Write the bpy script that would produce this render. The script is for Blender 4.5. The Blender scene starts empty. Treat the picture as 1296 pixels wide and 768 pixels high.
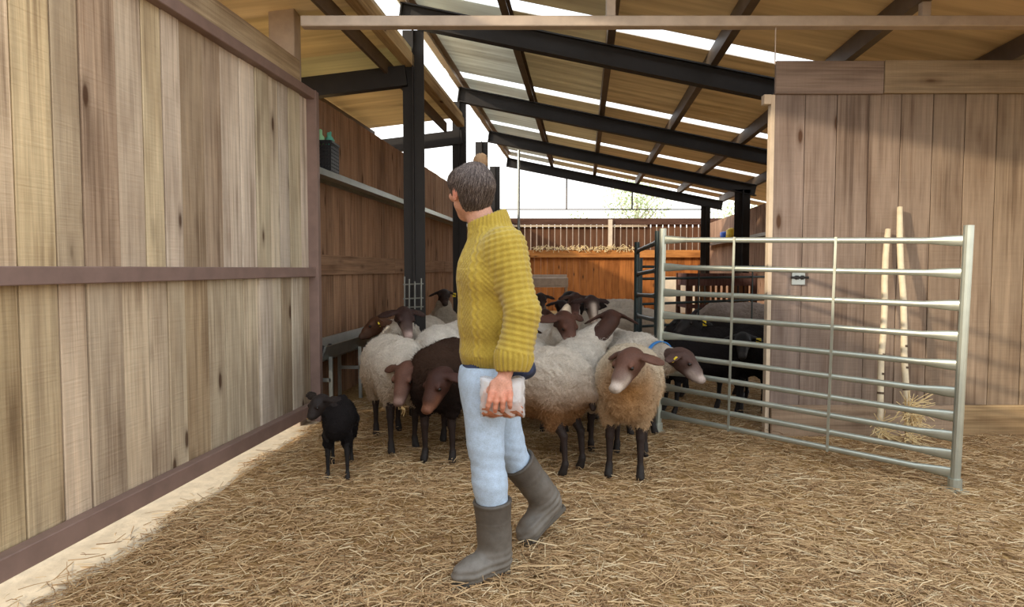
import bpy, math, random
import numpy as np
from mathutils import Vector, Matrix
random.seed(7); np.random.seed(7)
R = random.Random(11)
D = bpy.data
C = bpy.context.scene.collection
S = bpy.context.scene

# ------------------------------------------------------------------ camera
F = 850.0; PITCH = math.radians(2.963); CAMZ = 1.25
cam = D.cameras.new('camera'); cam.lens = F / 1296 * 36; cam.sensor_width = 36; cam.clip_end = 400; cam.clip_start = .05
co = D.objects.new('camera', cam); C.objects.link(co)
co.location = (0, 0, CAMZ); co.rotation_euler = (math.pi/2 - PITCH, 0, 0)
S.camera = co
# ------------------------------------------------------------------ world, sun, exposure
w = D.worlds.new('world'); S.world = w; w.use_nodes = True
nt = w.node_tree; bg = nt.nodes['Background']
tc = nt.nodes.new('ShaderNodeTexCoord'); sp = nt.nodes.new('ShaderNodeSeparateXYZ'); cr = nt.nodes.new('ShaderNodeValToRGB')
nt.links.new(tc.outputs['Generated'], sp.inputs[0]); nt.links.new(sp.outputs['Z'], cr.inputs[0]); nt.links.new(cr.outputs[0], bg.inputs[0])
cr.color_ramp.elements[0].position = 0.0; cr.color_ramp.elements[0].color = (.98, .96, .92, 1)
cr.color_ramp.elements[1].position = .6; cr.color_ramp.elements[1].color = (.80, .88, .97, 1)
bg.inputs[1].default_value = 1.6
sd = D.lights.new('sun', 'SUN'); sd.energy = 2.6; sd.angle = math.radians(2); sd.color = (1, .86, .66)
so = D.objects.new('sun', sd); C.objects.link(so); so.location = (-14, -8, 8)
SUN = Vector((1, .62, -.47)); so.rotation_euler = SUN.to_track_quat('-Z', 'Y').to_euler()
vs = S.view_settings; vs.view_transform = 'Standard'; vs.look = 'None'; vs.gamma = 1; vs.use_curve_mapping = False
vs.exposure = 0.6

# ------------------------------------------------------------------ helpers
ct, st_ = math.cos(PITCH), math.sin(PITCH)
def U(px, py, Y):
    """photo pixel -> world point at distance Y in front of the camera"""
    a = (px - 648) / F; b = -(py - 384) / F
    d = Vector((a, ct + b * st_, -st_ + b * ct))
    return Vector((0, 0, CAMZ)) + d * (Y / d.y)
def bx(s, Y): return s + .106 * Y          # the barn's length runs slightly to the right of the view axis

def lin(c): return tuple(((v/255)/12.92 if v/255 <= .04045 else ((v/255+.055)/1.055)**2.4) for v in c)

class MB:
    def __init__(s): s.v = []; s.f = []
    def add(s, vs, fs):
        n = len(s.v); s.v += [tuple(p) for p in vs]; s.f += [tuple(i+n for i in q) for q in fs]; return s
    def box(s, lo, hi, m=None):
        x0,y0,z0 = lo; x1,y1,z1 = hi
        vs = [Vector(p) for p in ((x0,y0,z0),(x1,y0,z0),(x1,y1,z0),(x0,y1,z0),(x0,y0,z1),(x1,y0,z1),(x1,y1,z1),(x0,y1,z1))]
        if m: vs = [m @ p for p in vs]
        return s.add(vs, [(0,3,2,1),(4,5,6,7),(0,1,5,4),(1,2,6,5),(2,3,7,6),(3,0,4,7)])
    def bar(s, a, b, w, h, up=(0,0,1)):
        a = Vector(a); b = Vector(b); d = (b-a).normalized(); up = Vector(up)
        if abs(d.dot(up)) > .99: up = Vector((0,1,0))
        r = d.cross(up).normalized(); u = r.cross(d)
        vs = [p + r*(i*w/2) + u*(j*h/2) for p in (a, b) for i, j in ((-1,-1),(1,-1),(1,1),(-1,1))]
        return s.add(vs, [(0,1,2,3),(7,6,5,4),(0,4,5,1),(1,5,6,2),(2,6,7,3),(3,7,4,0)])
    def tube(s, pts, rad, n=8, cap=True):
        pts = [Vector(p) for p in pts]; k = len(pts); rad = [rad]*k if not hasattr(rad, '__len__') else rad
        vs = []; t0 = None
        for i, p in enumerate(pts):
            t = (pts[min(i+1,k-1)] - pts[max(i-1,0)]).normalized()
            if t0 is None: nrm = t.orthogonal().normalized()
            else: nrm = (t0.rotation_difference(t) @ nrm).normalized()
            t0 = t; b = t.cross(nrm)
            vs += [p + (nrm*math.cos(2*math.pi*j/n) + b*math.sin(2*math.pi*j/n))*rad[i] for j in range(n)]
        fs = [(i*n+j, i*n+(j+1)%n, (i+1)*n+(j+1)%n, (i+1)*n+j) for i in range(k-1) for j in range(n)]
        if cap: fs += [tuple(range(n-1,-1,-1)), tuple(range((k-1)*n, k*n))]
        return s.add(vs, fs)
    def mesh(s, name, mat=None, smooth=False, bevel=0):
        me = D.meshes.new(name); me.from_pydata(s.v, [], s.f); me.update()
        if bevel:
            import bmesh
            bm = bmesh.new(); bm.from_mesh(me)
            bmesh.ops.bevel(bm, geom=list(bm.edges), offset=bevel, segments=1, affect='EDGES'); bm.to_mesh(me); bm.free()
        if mat: me.materials.append(mat)
        if smooth: me.shade_smooth()
        return me

def wloc(o):
    p = Vector((0,0,0))
    while o: p += o.location; o = o.parent
    return p
def alongd(d, flip=False):
    """rotation that lays local Z along d (horizontal), local Y up"""
    d = Vector(d).normalized(); up = Vector((0,0,1)); x = up.cross(d)
    return Matrix((x, up, d)).transposed().to_euler()
def link(name, me, parent=None, loc=None, col=None, kind=None, rot=None):
    """loc = world location (parents of placed parts are never rotated unless the part is in local space)"""
    o = D.objects.new(name, me); C.objects.link(o)
    if parent is not None:
        o.parent = parent
        if loc is None: o.location = (0,0,0)
        else: o.location = Vector(loc) - wloc(parent)
    elif loc is not None: o.location = loc
    if rot is not None: o.rotation_euler = rot
    if col: o.color = tuple(col) + (1,)
    if kind: o['kind'] = kind
    return o
def world_part(name, mb, mat, parent, col=None, smooth=False, bevel=0, kind=None):
    """mesh given in world coordinates, hung under an unrotated parent"""
    o = D.objects.new(name, None if mb is None else mb.mesh(name, mat, smooth, bevel)); C.objects.link(o)
    if parent is not None: o.parent = parent; o.location = -wloc(parent)
    if col: o.color = tuple(col) + (1,)
    if kind: o['kind'] = kind
    return o
def thing(name, label, cat, loc=(0,0,0), group=None, rz=0):
    o = D.objects.new(name, None); o.empty_display_size = .1; C.objects.link(o); o.location = loc; o.rotation_euler = (0,0,rz)
    o['label'] = label; o['category'] = cat
    if group: o['group'] = group
    return o
def struct(name, loc=(0,0,0)):
    o = D.objects.new(name, None); C.objects.link(o); o.location = loc; o['kind'] = 'structure'; return o
def tag(o, label, cat, group=None):
    o['label'] = label; o['category'] = cat
    if group: o['group'] = group
    return o

# ------------------------------------------------------------------ materials
def newmat(name):
    m = D.materials.new(name); m.use_nodes = True; n = m.node_tree; return m, n, n.nodes['Principled BSDF']
def N(n, t, **k):
    x = n.nodes.new(t)
    for a, v in k.items(): setattr(x, a, v)
    return x
def L(n, a, b): n.links.new(a, b)
def mixc(n, fac, a, b, mode='MIX'):
    x = N(n, 'ShaderNodeMix', data_type='RGBA', blend_type=mode)
    for i, v in ((0, fac), (6, a), (7, b)):
        if hasattr(v, 'links') or hasattr(v, 'is_linked'): L(n, v, x.inputs[i])
        else: x.inputs[i].default_value = v if i == 0 else tuple(v) + ((1,) if len(v) == 3 else ())
    return x.outputs[2]
def ramp(n, src, stops):
    x = N(n, 'ShaderNodeValToRGB'); e = x.color_ramp.elements
    while len(e) < len(stops): e.new(.5)
    for q, (p, c) in zip(e, stops): q.position = p; q.color = tuple(c) + (1,) if len(c) == 3 else c
    L(n, src, x.inputs[0]); return x.outputs[0]
def noise(n, vec, scale, detail=3, rough=.55):
    x = N(n, 'ShaderNodeTexNoise'); x.inputs['Scale'].default_value = scale; x.inputs['Detail'].default_value = detail; x.inputs['Roughness'].default_value = rough
    if vec is not None: L(n, vec, x.inputs['Vector'])
    return x.outputs['Fac']
def mapping(n, vec, scale):
    x = N(n, 'ShaderNodeMapping'); x.inputs['Scale'].default_value = scale; L(n, vec, x.inputs['Vector']); return x.outputs[0]
def bump(n, b, h, strength, dist=.01):
    x = N(n, 'ShaderNodeBump'); x.inputs['Strength'].default_value = strength; x.inputs['Distance'].default_value = dist
    L(n, h, x.inputs['Height']); L(n, x.outputs[0], b.inputs['Normal']); return x
def plain(name, col, rough=.6, metal=0, bs=0, bscale=30, var=.12, spec=.4):
    m, n, b = newmat(name); b.inputs['Roughness'].default_value = rough; b.inputs['Metallic'].default_value = metal
    b.inputs['Specular IOR Level'].default_value = spec
    t = N(n, 'ShaderNodeTexCoord').outputs['Object']; f = noise(n, t, bscale*.3, 4)
    c = lin(col); c0 = tuple(v*(1-var) for v in c); c1 = tuple(min(1, v*(1+var)) for v in c)
    L(n, ramp(n, f, [(.3, c0), (.7, c1)]), b.inputs['Base Color'])
    if bs: bump(n, b, noise(n, t, bscale, 3), bs, .004)
    return m
def wood(name, grain=.55, knots=True, saw=.09, bstr=.5, rough=.85):
    """boards run along their local Z; tint comes from the object's own colour"""
    m, n, b = newmat(name); b.inputs['Roughness'].default_value = rough; b.inputs['Specular IOR Level'].default_value = .15
    t = N(n, 'ShaderNodeTexCoord').outputs['Object']; oi = N(n, 'ShaderNodeObjectInfo')
    mul = N(n, 'ShaderNodeVectorMath', operation='SCALE'); L(n, oi.outputs['Location'], mul.inputs[0]); mul.inputs['Scale'].default_value = 3.17
    cmb = N(n, 'ShaderNodeVectorMath', operation='ADD'); L(n, t, cmb.inputs[0]); L(n, mul.outputs[0], cmb.inputs[1])
    add = N(n, 'ShaderNodeCombineXYZ'); L(n, oi.outputs['Random'], add.inputs[0]); L(n, oi.outputs['Random'], add.inputs[2])
    sc = N(n, 'ShaderNodeVectorMath', operation='SCALE'); L(n, add.outputs[0], sc.inputs[0]); sc.inputs['Scale'].default_value = 53.
    cm2 = N(n, 'ShaderNodeVectorMath', operation='ADD'); L(n, cmb.outputs[0], cm2.inputs[0]); L(n, sc.outputs[0], cm2.inputs[1]); v = cm2.outputs[0]
    g1 = noise(n, mapping(n, v, (26, 26, 1.1)), 1, 5, .65)
    g2 = noise(n, mapping(n, v, (110, 110, 3)), 1, 3)
    g3 = noise(n, mapping(n, v, (3, 3, 70)), 1, 2)
    big = noise(n, mapping(n, v, (5, 5, 1.3)), 1, 3)
    base = oi.outputs['Color']
    c = mixc(n, grain, base, ramp(n, g1, [(.25, (.36,.32,.30)), (.5, (.8,.78,.75)), (.72, (1.18,1.16,1.12))]), 'MULTIPLY')
    c = mixc(n, .35, c, ramp(n, g2, [(.3, (.62,.6,.58)), (.6, (1.05,1.05,1.05))]), 'MULTIPLY')
    g4 = noise(n, mapping(n, v, (44, 44, .7)), 1, 4, .7); g5 = noise(n, mapping(n, v, (3, 3, 1.2)), 1, 2)
    sk_ = N(n, 'ShaderNodeMath', operation='ADD'); L(n, g4, sk_.inputs[0]); L(n, g5, sk_.inputs[1])
    c = mixc(n, .8, c, ramp(n, sk_.outputs[0], [(.72, (.50,.44,.41)), (.86, (.80,.77,.75)), (.98, (1.04,1.04,1.04))]), 'MULTIPLY')
    c = mixc(n, .6, c, ramp(n, big, [(.3, (.62,.55,.5)), (.55, (1.,1.,1.)), (.75, (1.15,1.12,1.08))]), 'MULTIPLY')
    c = mixc(n, saw, c, ramp(n, g3, [(.35, (.7,.7,.7)), (.55, (1.08,1.08,1.08))]), 'MULTIPLY')
    if knots:
        vo = N(n, 'ShaderNodeTexVoronoi'); vo.inputs['Scale'].default_value = 1; vo.inputs['Randomness'].default_value = 1
        L(n, mapping(n, v, (5.2, 5.2, 1.7)), vo.inputs['Vector'])
        kf = ramp(n, vo.outputs['Distance'], [(.07, (.9,.9,.9)), (.11, (.3,.3,.3)), (.2, (0,0,0))])
        c = mixc(n, kf, c, lin((70, 45, 28)))
    L(n, c, b.inputs['Base Color'])
    mh = N(n, 'ShaderNodeMath', operation='ADD'); L(n, g1, mh.inputs[0]); L(n, g3, mh.inputs[1])
    bump(n, b, mh.outputs[0], bstr, .006)
    return m
def vcol(name, rough=.7, bscale=120, bs=.4, stretch=None, spec=.3, fleece=False, sheen=0):
    m, n, b = newmat(name); b.inputs['Roughness'].default_value = rough; b.inputs['Specular IOR Level'].default_value = spec
    at = N(n, 'ShaderNodeVertexColor'); at.layer_name = 'col'
    t = N(n, 'ShaderNodeTexCoord').outputs['Object']
    if stretch: t = mapping(n, t, stretch)
    f = noise(n, t, bscale, 4, .7); f2 = noise(n, t, bscale*.15, 3)
    c = mixc(n, .5, at.outputs[0], ramp(n, f, [(.3, (.6,.58,.55)), (.6, (1.1,1.1,1.1))]), 'MULTIPLY')
    c = mixc(n, .35, c, ramp(n, f2, [(.3, (.7,.66,.6)), (.65, (1.1,1.1,1.1))]), 'MULTIPLY')
    L(n, c, b.inputs['Base Color'])
    if fleece:
        vo = N(n, 'ShaderNodeTexVoronoi', feature='SMOOTH_F1'); vo.inputs['Scale'].default_value = 62; L(n, t, vo.inputs['Vector'])
        mh = N(n, 'ShaderNodeMath', operation='MULTIPLY_ADD'); L(n, f, mh.inputs[0]); mh.inputs[1].default_value = 1.2; L(n, vo.outputs['Distance'], mh.inputs[2])
        bump(n, b, mh.outputs[0], bs, .014)
    else: bump(n, b, f, bs, .004)
    if sheen: b.inputs['Sheen Weight'].default_value = sheen
    return m
M = {}
M['wood'] = wood('weathered_wood')
M['wood_dark'] = wood('stained_wood', grain=.6, knots=True, saw=.12)
M['steel_pink'] = plain('brown_painted_steel', (132, 108, 98), .55, .1, .1)
M['steel_pale'] = plain('pale_painted_steel', (178, 160, 142), .5, .1, .1)
M['black_steel'] = plain('black_steel', (40, 36, 34), .6, .1, .1)
M['purlin'] = plain('brown_purlin_steel', (100, 84, 68), .55, .1)
M['galv'] = plain('galvanised_steel', (156, 160, 156), .34, .85, .05, var=.1)
M['gate'] = plain('galvanised_gate_tube', (176, 180, 168), .36, .7, .05, var=.08)
M['gate_dark'] = plain('dark_green_gate_steel', (52, 62, 62), .4, .5, .05)
M['sun_strip'] = plain('pale_sun_strip', (205, 188, 160), .9, 0, .6, 40, .15)  # pale tone for the painted sun strip along the left wall
M['earth'] = plain('dark_earth', (112, 92, 74), .95, 0, .6, 10, .2)
M['masonry'] = plain('pale_masonry', (226, 212, 190), .9, 0, .5, 20, .1)
M['pole'] = plain('pale_wooden_pole', (206, 190, 160), .6, 0, .2, 60, .12)
M['mark'] = plain('dark_pole_band', (80, 62, 46), .7)
M['black_plastic'] = plain('black_plastic', (34, 34, 36), .4)
M['teal'] = plain('teal_fabric', (90, 170, 150), .7)
M['mint'] = plain('pale_green_plastic', (150, 205, 160), .5)
M['blue'] = plain('blue_plastic', (40, 80, 170), .4)
M['yellow'] = plain('yellow_plastic', (225, 190, 60), .5)
M['tagyellow'] = plain('yellow_ear_tag', (235, 205, 60), .45)
M['collar'] = plain('blue_collar', (50, 120, 185), .6)
M['navy'] = plain('navy_check_cloth', (42, 48, 70), .85, 0, .5, 90, .5)
M['lathpale'] = plain('pale_lath', (200, 180, 155), .8)
M['straw'] = None
def roofmat():
    m, n, b = newmat('roof_sheet'); b.inputs['Roughness'].default_value = .45; out = n.nodes['Material Output']
    oi = N(n, 'ShaderNodeObjectInfo'); t = N(n, 'ShaderNodeTexCoord').outputs['Object']
    f = noise(n, mapping(n, t, (.6, 7, 1)), 1.2, 4)
    c = mixc(n, .7, oi.outputs['Color'], ramp(n, f, [(.3, (.66,.63,.58)), (.65, (1.12,1.12,1.1))]), 'MULTIPLY')
    L(n, c, b.inputs['Base Color']); bump(n, b, f, .2, .01)
    tr = N(n, 'ShaderNodeBsdfTranslucent'); L(n, c, tr.inputs[0]); mx = N(n, 'ShaderNodeMixShader'); mx.inputs[0].default_value = .30; L(n, b.outputs[0], mx.inputs[1]); L(n, tr.outputs[0], mx.inputs[2]); L(n, mx.outputs[0], out.inputs[0]); return m
M['roof'] = roofmat()
def skymat():
    m, n, b = newmat('translucent_sheet')
    out = n.nodes['Material Output']; tr = N(n, 'ShaderNodeBsdfTranslucent'); tp = N(n, 'ShaderNodeBsdfTransparent')
    tr.inputs[0].default_value = (.95, .95, .95, 1); tp.inputs[0].default_value = (.95, .96, .97, 1)
    mx = N(n, 'ShaderNodeMixShader'); mx.inputs[0].default_value = .8; L(n, tr.outputs[0], mx.inputs[1]); L(n, tp.outputs[0], mx.inputs[2]); L(n, mx.outputs[0], out.inputs[0]); return m
M['skylight'] = skymat()
def floormat():
    m, n, b = newmat('straw_covered_floor'); b.inputs['Roughness'].default_value = .95; b.inputs['Specular IOR Level'].default_value = .1
    t = N(n, 'ShaderNodeTexCoord').outputs['Object']
    big = noise(n, t, 1.6, 5, .6); f1 = noise(n, mapping(n, t, (60, 14, 30)), 1, 4, .7); f2 = noise(n, mapping(n, t, (16, 70, 30)), 1, 4, .7)
    mx = N(n, 'ShaderNodeMath', operation='MAXIMUM'); L(n, f1, mx.inputs[0]); L(n, f2, mx.inputs[1])
    c1 = ramp(n, mx.outputs[0], [(.4, lin((112, 84, 52))), (.56, lin((168, 134, 88))), (.75, lin((206, 176, 122)))])
    c2 = mixc(n, .55, c1, ramp(n, big, [(.3, (.62,.55,.46)), (.5, (1,1,1)), (.7, (1.12,1.08,1.0))]), 'MULTIPLY')
    L(n, c2, b.inputs['Base Color']); bump(n, b, mx.outputs[0], .8, .02); return m
M['floor'] = floormat()
def strawmat():
    m, n, b = newmat('straw'); b.inputs['Roughness'].default_value = .6; b.inputs['Specular IOR Level'].default_value = .25
    at = N(n, 'ShaderNodeVertexColor'); at.layer_name = 'col'; L(n, at.outputs[0], b.inputs['Base Color']); return m
M['straw'] = strawmat()
M['fleece'] = vcol('fleece', .95, 150, .9, fleece=True, spec=.1)
M['hide'] = vcol('short_hair_hide', .65, 130, .7, spec=.3)
M['skin'] = vcol('skin', .5, 140, .12, spec=.35)
M['knit'] = vcol('mustard_knit', .9, 260, .5, spec=.15, sheen=.2)
M['denim'] = vcol('light_blue_denim', .8, 240, .35, spec=.15)
M['rubber'] = vcol('muddy_grey_rubber', .5, 30, .15, spec=.35)
M['hair'] = vcol('grey_brown_hair', .5, 60, .7, stretch=(7, 7, 1), spec=.4)
M['wool_strand'] = vcol('wool_strand', .95, 50, 0, spec=.1); M['hair_strand'] = vcol('hair_strand', .45, 50, 0, spec=.4)
M['eye'] = plain('dark_eye', (22, 14, 10), .12)
def leafmat():  # leaf tones paled to paint distance haze into the colour
    m, n, b = newmat('pale_leaves'); b.inputs['Roughness'].default_value = .7
    oi = N(n, 'ShaderNodeTexCoord').outputs['Object']; L(n, ramp(n, noise(n, oi, 3), [(.3, lin((170, 185, 130))), (.7, lin((215, 222, 180)))]), b.inputs['Base Color']); return m
M['leaf'] = leafmat(); M['bark'] = plain('pale_bark', (170, 160, 148), .9)
def glassy():
    m, n, b = newmat('clear_bag_film'); b.inputs['Base Color'].default_value = (.93, .9, .88, 1); b.inputs['Roughness'].default_value = .12
    b.inputs['Transmission Weight'].default_value = 0; b.inputs['Alpha'].default_value = .38; b.inputs['Specular IOR Level'].default_value = .8; 
    t = N(n, 'ShaderNodeTexCoord').outputs['Object']; bump(n, b, noise(n, t, 45, 3), .9, .008); return m
M['bag'] = glassy()
M['grainfeed'] = plain('brown_feed', (150, 92, 62), .8, 0, .9, 160, .45)
M['mouthstraw'] = plain('pale_straw', (215, 190, 140), .7)

# ------------------------------------------------------------------ implicit surfaces
def smin(a, b, k):
    h = np.clip(.5 + .5*(b-a)/k, 0, 1); return b*(1-h) + a*h - k*h*(1-h)
def rc(a, b, ra, rb, k=.02, col=None): return ('c', np.array(a, float), np.array(b, float), ra, rb, k, col)
def el(c, r, rot=None, k=.02, col=None): return ('e', np.array(c, float), np.array(r, float), None if rot is None else np.array(rot, float), 0, k, col)
def pdist(p, X, Y, Z):
    if p[0] == 'c':
        a, b, ra, rb = p[1:5]; d = b - a; L2 = max((d*d).sum(), 1e-9)
        x, y, z = X-a[0], Y-a[1], Z-a[2]
        t = np.clip((x*d[0]+y*d[1]+z*d[2])/L2, 0, 1)
        return np.sqrt((x-t*d[0])**2 + (y-t*d[1])**2 + (z-t*d[2])**2) - (ra + (rb-ra)*t)
    c, r, rot = p[1:4]; x, y, z = X-c[0], Y-c[1], Z-c[2]
    if rot is not None:      # rows of rot are the ellipsoid's axes
        x, y, z = (rot[0][0]*x+rot[0][1]*y+rot[0][2]*z, rot[1][0]*x+rot[1][1]*y+rot[1][2]*z, rot[2][0]*x+rot[2][1]*y+rot[2][2]*z)
    k0 = np.sqrt((x/r[0])**2+(y/r[1])**2+(z/r[2])**2); k1 = np.sqrt((x/r[0]**2)**2+(y/r[1]**2)**2+(z/r[2]**2)**2)
    return k0*(k0-1)/np.maximum(k1, 1e-6)
def pbox(p):
    if p[0] == 'c': return (np.minimum(p[1]-p[3], p[2]-p[4]), np.maximum(p[1]+p[3], p[2]+p[4]))
    r = p[2] if p[3] is None else np.sqrt(((p[3].T*p[2])**2).sum(1))
    return (p[1]-r, p[1]+r)
def field(prims, ax, post=None):
    X, Y, Z = ax; G = np.full((len(X), len(Y), len(Z)), .2, np.float32)
    for p in prims:
        lo, hi = pbox(p); pad = p[5] + .03
        sl = [slice(max(0, int(np.searchsorted(A, lo[i]-pad))), int(np.searchsorted(A, hi[i]+pad))) for i, A in enumerate(ax)]
        if any(q.stop <= q.start for q in sl): continue
        d = pdist(p, X[sl[0]][:,None,None], Y[sl[1]][None,:,None], Z[sl[2]][None,None,:])
        g = G[tuple(sl)]; G[tuple(sl)] = smin(g, d, p[5])
    if post is not None: G = post(G, X[:,None,None], Y[None,:,None], Z[None,None,:])
    return G
def surfnet(G, ax):
    X, Y, Z = ax; ins = G < 0
    c = [ins[i:ins.shape[0]-1+i, j:ins.shape[1]-1+j, k:ins.shape[2]-1+k] for i in (0,1) for j in (0,1) for k in (0,1)]
    al = c[0].copy(); an = c[0].copy()
    for q in c[1:]: al &= q; an |= q
    I, J, K = np.nonzero(an & ~al); n = len(I)
    idx = np.full(al.shape, -1, np.int32); idx[I, J, K] = np.arange(n)
    acc = np.zeros((n, 3)); cnt = np.zeros(n)
    cor = [(i,j,k) for i in (0,1) for j in (0,1) for k in (0,1)]
    for a in range(8):
        for b in range(a+1, 8):
            if sum(abs(cor[a][q]-cor[b][q]) for q in range(3)) != 1: continue
            A, B = cor[a], cor[b]
            fa = G[I+A[0], J+A[1], K+A[2]]; fb = G[I+B[0], J+B[1], K+B[2]]; m = (fa < 0) != (fb < 0)
            t = np.where(m, fa/np.where(m, fa-fb, 1), 0)
            for q, (AX, II) in enumerate(((X, I), (Y, J), (Z, K))):
                pa = AX[II+A[q]]; pb = AX[II+B[q]]; acc[:, q] += np.where(m, pa+(pb-pa)*t, 0)
            cnt += m
    V = acc/np.maximum(cnt, 1)[:, None]; fs = []
    for ax_ in range(3):
        s0 = [slice(None)]*3; s1 = [slice(None)]*3; s0[ax_] = slice(0, -1); s1[ax_] = slice(1, None)
        A, B = ins[tuple(s0)], ins[tuple(s1)]; P = np.argwhere(A != B)
        o1, o2 = [(1,2),(2,0),(0,1)][ax_]
        ok = (P[:,o1] > 0) & (P[:,o2] > 0) & (P[:,o1] < idx.shape[o1]) & (P[:,o2] < idx.shape[o2]); P = P[ok]
        def cell(d1, d2):
            Q = P.copy(); Q[:,o1] -= d1; Q[:,o2] -= d2; return idx[Q[:,0], Q[:,1], Q[:,2]]
        q = np.stack([cell(1,1), cell(0,1), cell(0,0), cell(1,0)], 1)
        flip = ~A[tuple(P.T)]; q[flip] = q[flip][:, ::-1]; fs.append(q)
    Fq = np.concatenate(fs); Fq = Fq[(Fq >= 0).all(1)]
    return V, Fq
def np_mesh(name, V, Fq, mat, cols=None, smooth=True):
    me = D.meshes.new(name); nf, k = Fq.shape
    me.vertices.add(len(V)); me.vertices.foreach_set('co', np.asarray(V, np.float32).ravel())
    me.loops.add(nf*k); me.loops.foreach_set('vertex_index', Fq.astype(np.int32).ravel())
    me.polygons.add(nf); me.polygons.foreach_set('loop_start', np.arange(0, nf*k, k, dtype=np.int32)); me.polygons.foreach_set('loop_total', np.full(nf, k, np.int32))
    if smooth: me.polygons.foreach_set('use_smooth', np.ones(nf, bool))
    if cols is not None:
        ca = me.color_attributes.new('col', 'FLOAT_COLOR', 'POINT')
        ca.data.foreach_set('color', np.concatenate([cols, np.ones((len(V),1))], 1).astype(np.float32).ravel())
    me.update(calc_edges=True); me.validate(); me.materials.append(mat); return me
def prim_cols(prims, V, sharp=.008):
    acc = np.zeros((len(V), 3)); wt = np.zeros(len(V))+1e-12
    for p in prims:
        if p[6] is None: continue
        d = pdist(p, V[:,0], V[:,1], V[:,2]); w_ = np.exp(-np.clip(d, -.02, .5)/sharp); acc += w_[:,None]*np.array(p[6]); wt += w_
    return acc/wt[:,None]
def axes(prims, h, pad=.03):
    lo = np.min([pbox(p)[0] for p in prims], 0)-pad; hi = np.max([pbox(p)[1] for p in prims], 0)+pad
    return [np.arange(lo[i], hi[i]+h, h) for i in range(3)]
def vnoise(V, f, seed=0):
    r = np.random.RandomState(seed); o = np.zeros(len(V))
    for _ in range(7):
        d = r.normal(size=3); d /= np.linalg.norm(d); o += np.sin((V@d)*f*r.uniform(.7, 1.5) + r.uniform(0, 6.3))
    return o/7
def normals(V, Fq):
    n = np.cross(V[Fq[:,2]]-V[Fq[:,0]], V[Fq[:,3]]-V[Fq[:,1]]); o = np.zeros_like(V)
    for k in range(4): np.add.at(o, Fq[:,k], n)
    return o/np.maximum(np.linalg.norm(o, axis=1), 1e-9)[:,None]

def strands(name, P, wd, cols, mat, nrm):
    """P: n x k x 3 centre lines -> thin three-sided tapering strands; nrm: n x 3"""
    n, k = P.shape[:2]; t = P[:,-1]-P[:,0]; t /= np.maximum(np.linalg.norm(t, axis=1), 1e-9)[:,None]; sd = np.cross(t, nrm); sd /= np.maximum(np.linalg.norm(sd, axis=1), 1e-9)[:,None]
    W = np.linspace(1, .15, k)[None,:,None]*wd[:,None,None]; V = np.stack([P+sd[:,None]*W, P-sd[:,None]*W, P+nrm[:,None]*W*1.2], 2).reshape(-1, 3)
    b = np.arange(n)[:,None]*3*k; fs = []
    for q in range(k-1):
        for (i, j) in ((0,2), (2,1)): fs.append(np.concatenate([b+q*3+i, b+q*3+j, b+q*3+3+j, b+q*3+3+i], 1))
    return np_mesh(name, V, np.concatenate(fs), mat, np.repeat(cols, 3*k, 0), smooth=True)
# ------------------------------------------------------------------ ground
fm = MB(); fm.box((-30, -8, -.05), (40, 60, 0)); fl = link('floor', fm.mesh('floor', M['floor']), kind='structure')

def panelX(Y): return -2.20 + .107*Y
# ------------------------------------------------------------------ left near wall: steel frame filled with boards
WL = struct('wall_left', (panelX(3), 3, 0))
def boardmesh(w_, t, h, rnd=.003):
    m = MB(); m.box((-t/2, -w_/2, 0), (t/2, w_/2, h)); return m.mesh('board', M['wood'], bevel=rnd)
pang = math.atan(-.107)
up_b = [boardmesh(w_, .028, 1.42) for w_ in (.150, .19, .222)]; lo_b = [boardmesh(w_, .028, 1.06) for w_ in (.150, .19, .222)]
def leftcol(Y, r):  # near boards tinted browner, painting in the vignette of the frame edge
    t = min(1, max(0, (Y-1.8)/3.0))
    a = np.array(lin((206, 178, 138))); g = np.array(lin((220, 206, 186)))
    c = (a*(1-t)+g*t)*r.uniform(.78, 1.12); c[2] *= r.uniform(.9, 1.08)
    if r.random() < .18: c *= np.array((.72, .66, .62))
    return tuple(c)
Y = -2.6
while Y < 5.40:
    i = R.choice((0, 1, 1, 2)); wd = (.150, .19, .222)[i] + .006
    if Y + wd > 5.46: i = 0; wd = .156
    yc = Y + wd/2; x = panelX(yc) - .03 + R.uniform(-.006, .006)
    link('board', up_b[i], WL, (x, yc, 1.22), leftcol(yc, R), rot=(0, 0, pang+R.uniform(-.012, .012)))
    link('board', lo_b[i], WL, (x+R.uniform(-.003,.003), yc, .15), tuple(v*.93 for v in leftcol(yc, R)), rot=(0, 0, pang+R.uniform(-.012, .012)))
    Y += wd
def railL(z0, z1, y0, y1, out=.035, thick=.06):
    m = MB(); a = Vector((panelX(y0)+out-thick/2, y0, (z0+z1)/2)); b = Vector((panelX(y1)+out-thick/2, y1, (z0+z1)/2)); m.bar(a, b, thick, z1-z0); return m
world_part('bottom_rail', railL(.085, .175, -2.6, 5.52, .05, .06), M['steel_pink'], WL, bevel=.004)
world_part('middle_rail', railL(1.185, 1.26, -2.6, 5.45), M['steel_pink'], WL, bevel=.004)
world_part('top_rail', railL(2.60, 2.67, -2.6, 5.52, .045, .08), M['steel_pink'], WL, bevel=.004)
m = MB(); m.bar((panelX(5.47)+.01, 5.47, 0), (panelX(5.47)+.01, 5.47, 2.67), .085, .08); world_part('end_post', m, M['steel_pink'], WL, bevel=.004)
m = MB(); m.bar((panelX(-2.6)-.075, -2.6, 1.37), (panelX(5.4)-.075, 5.4, 1.37), .012, 2.5); world_part('light_block_sheet', m, M['black_steel'], WL)  # dark sheet added behind the boards to block light leaks
pb = MB(); pb.box((-.025, -.1, 0), (.025, .1, 2.55)); pbm = pb.mesh('top_plank', M['wood'], bevel=.004)
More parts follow.
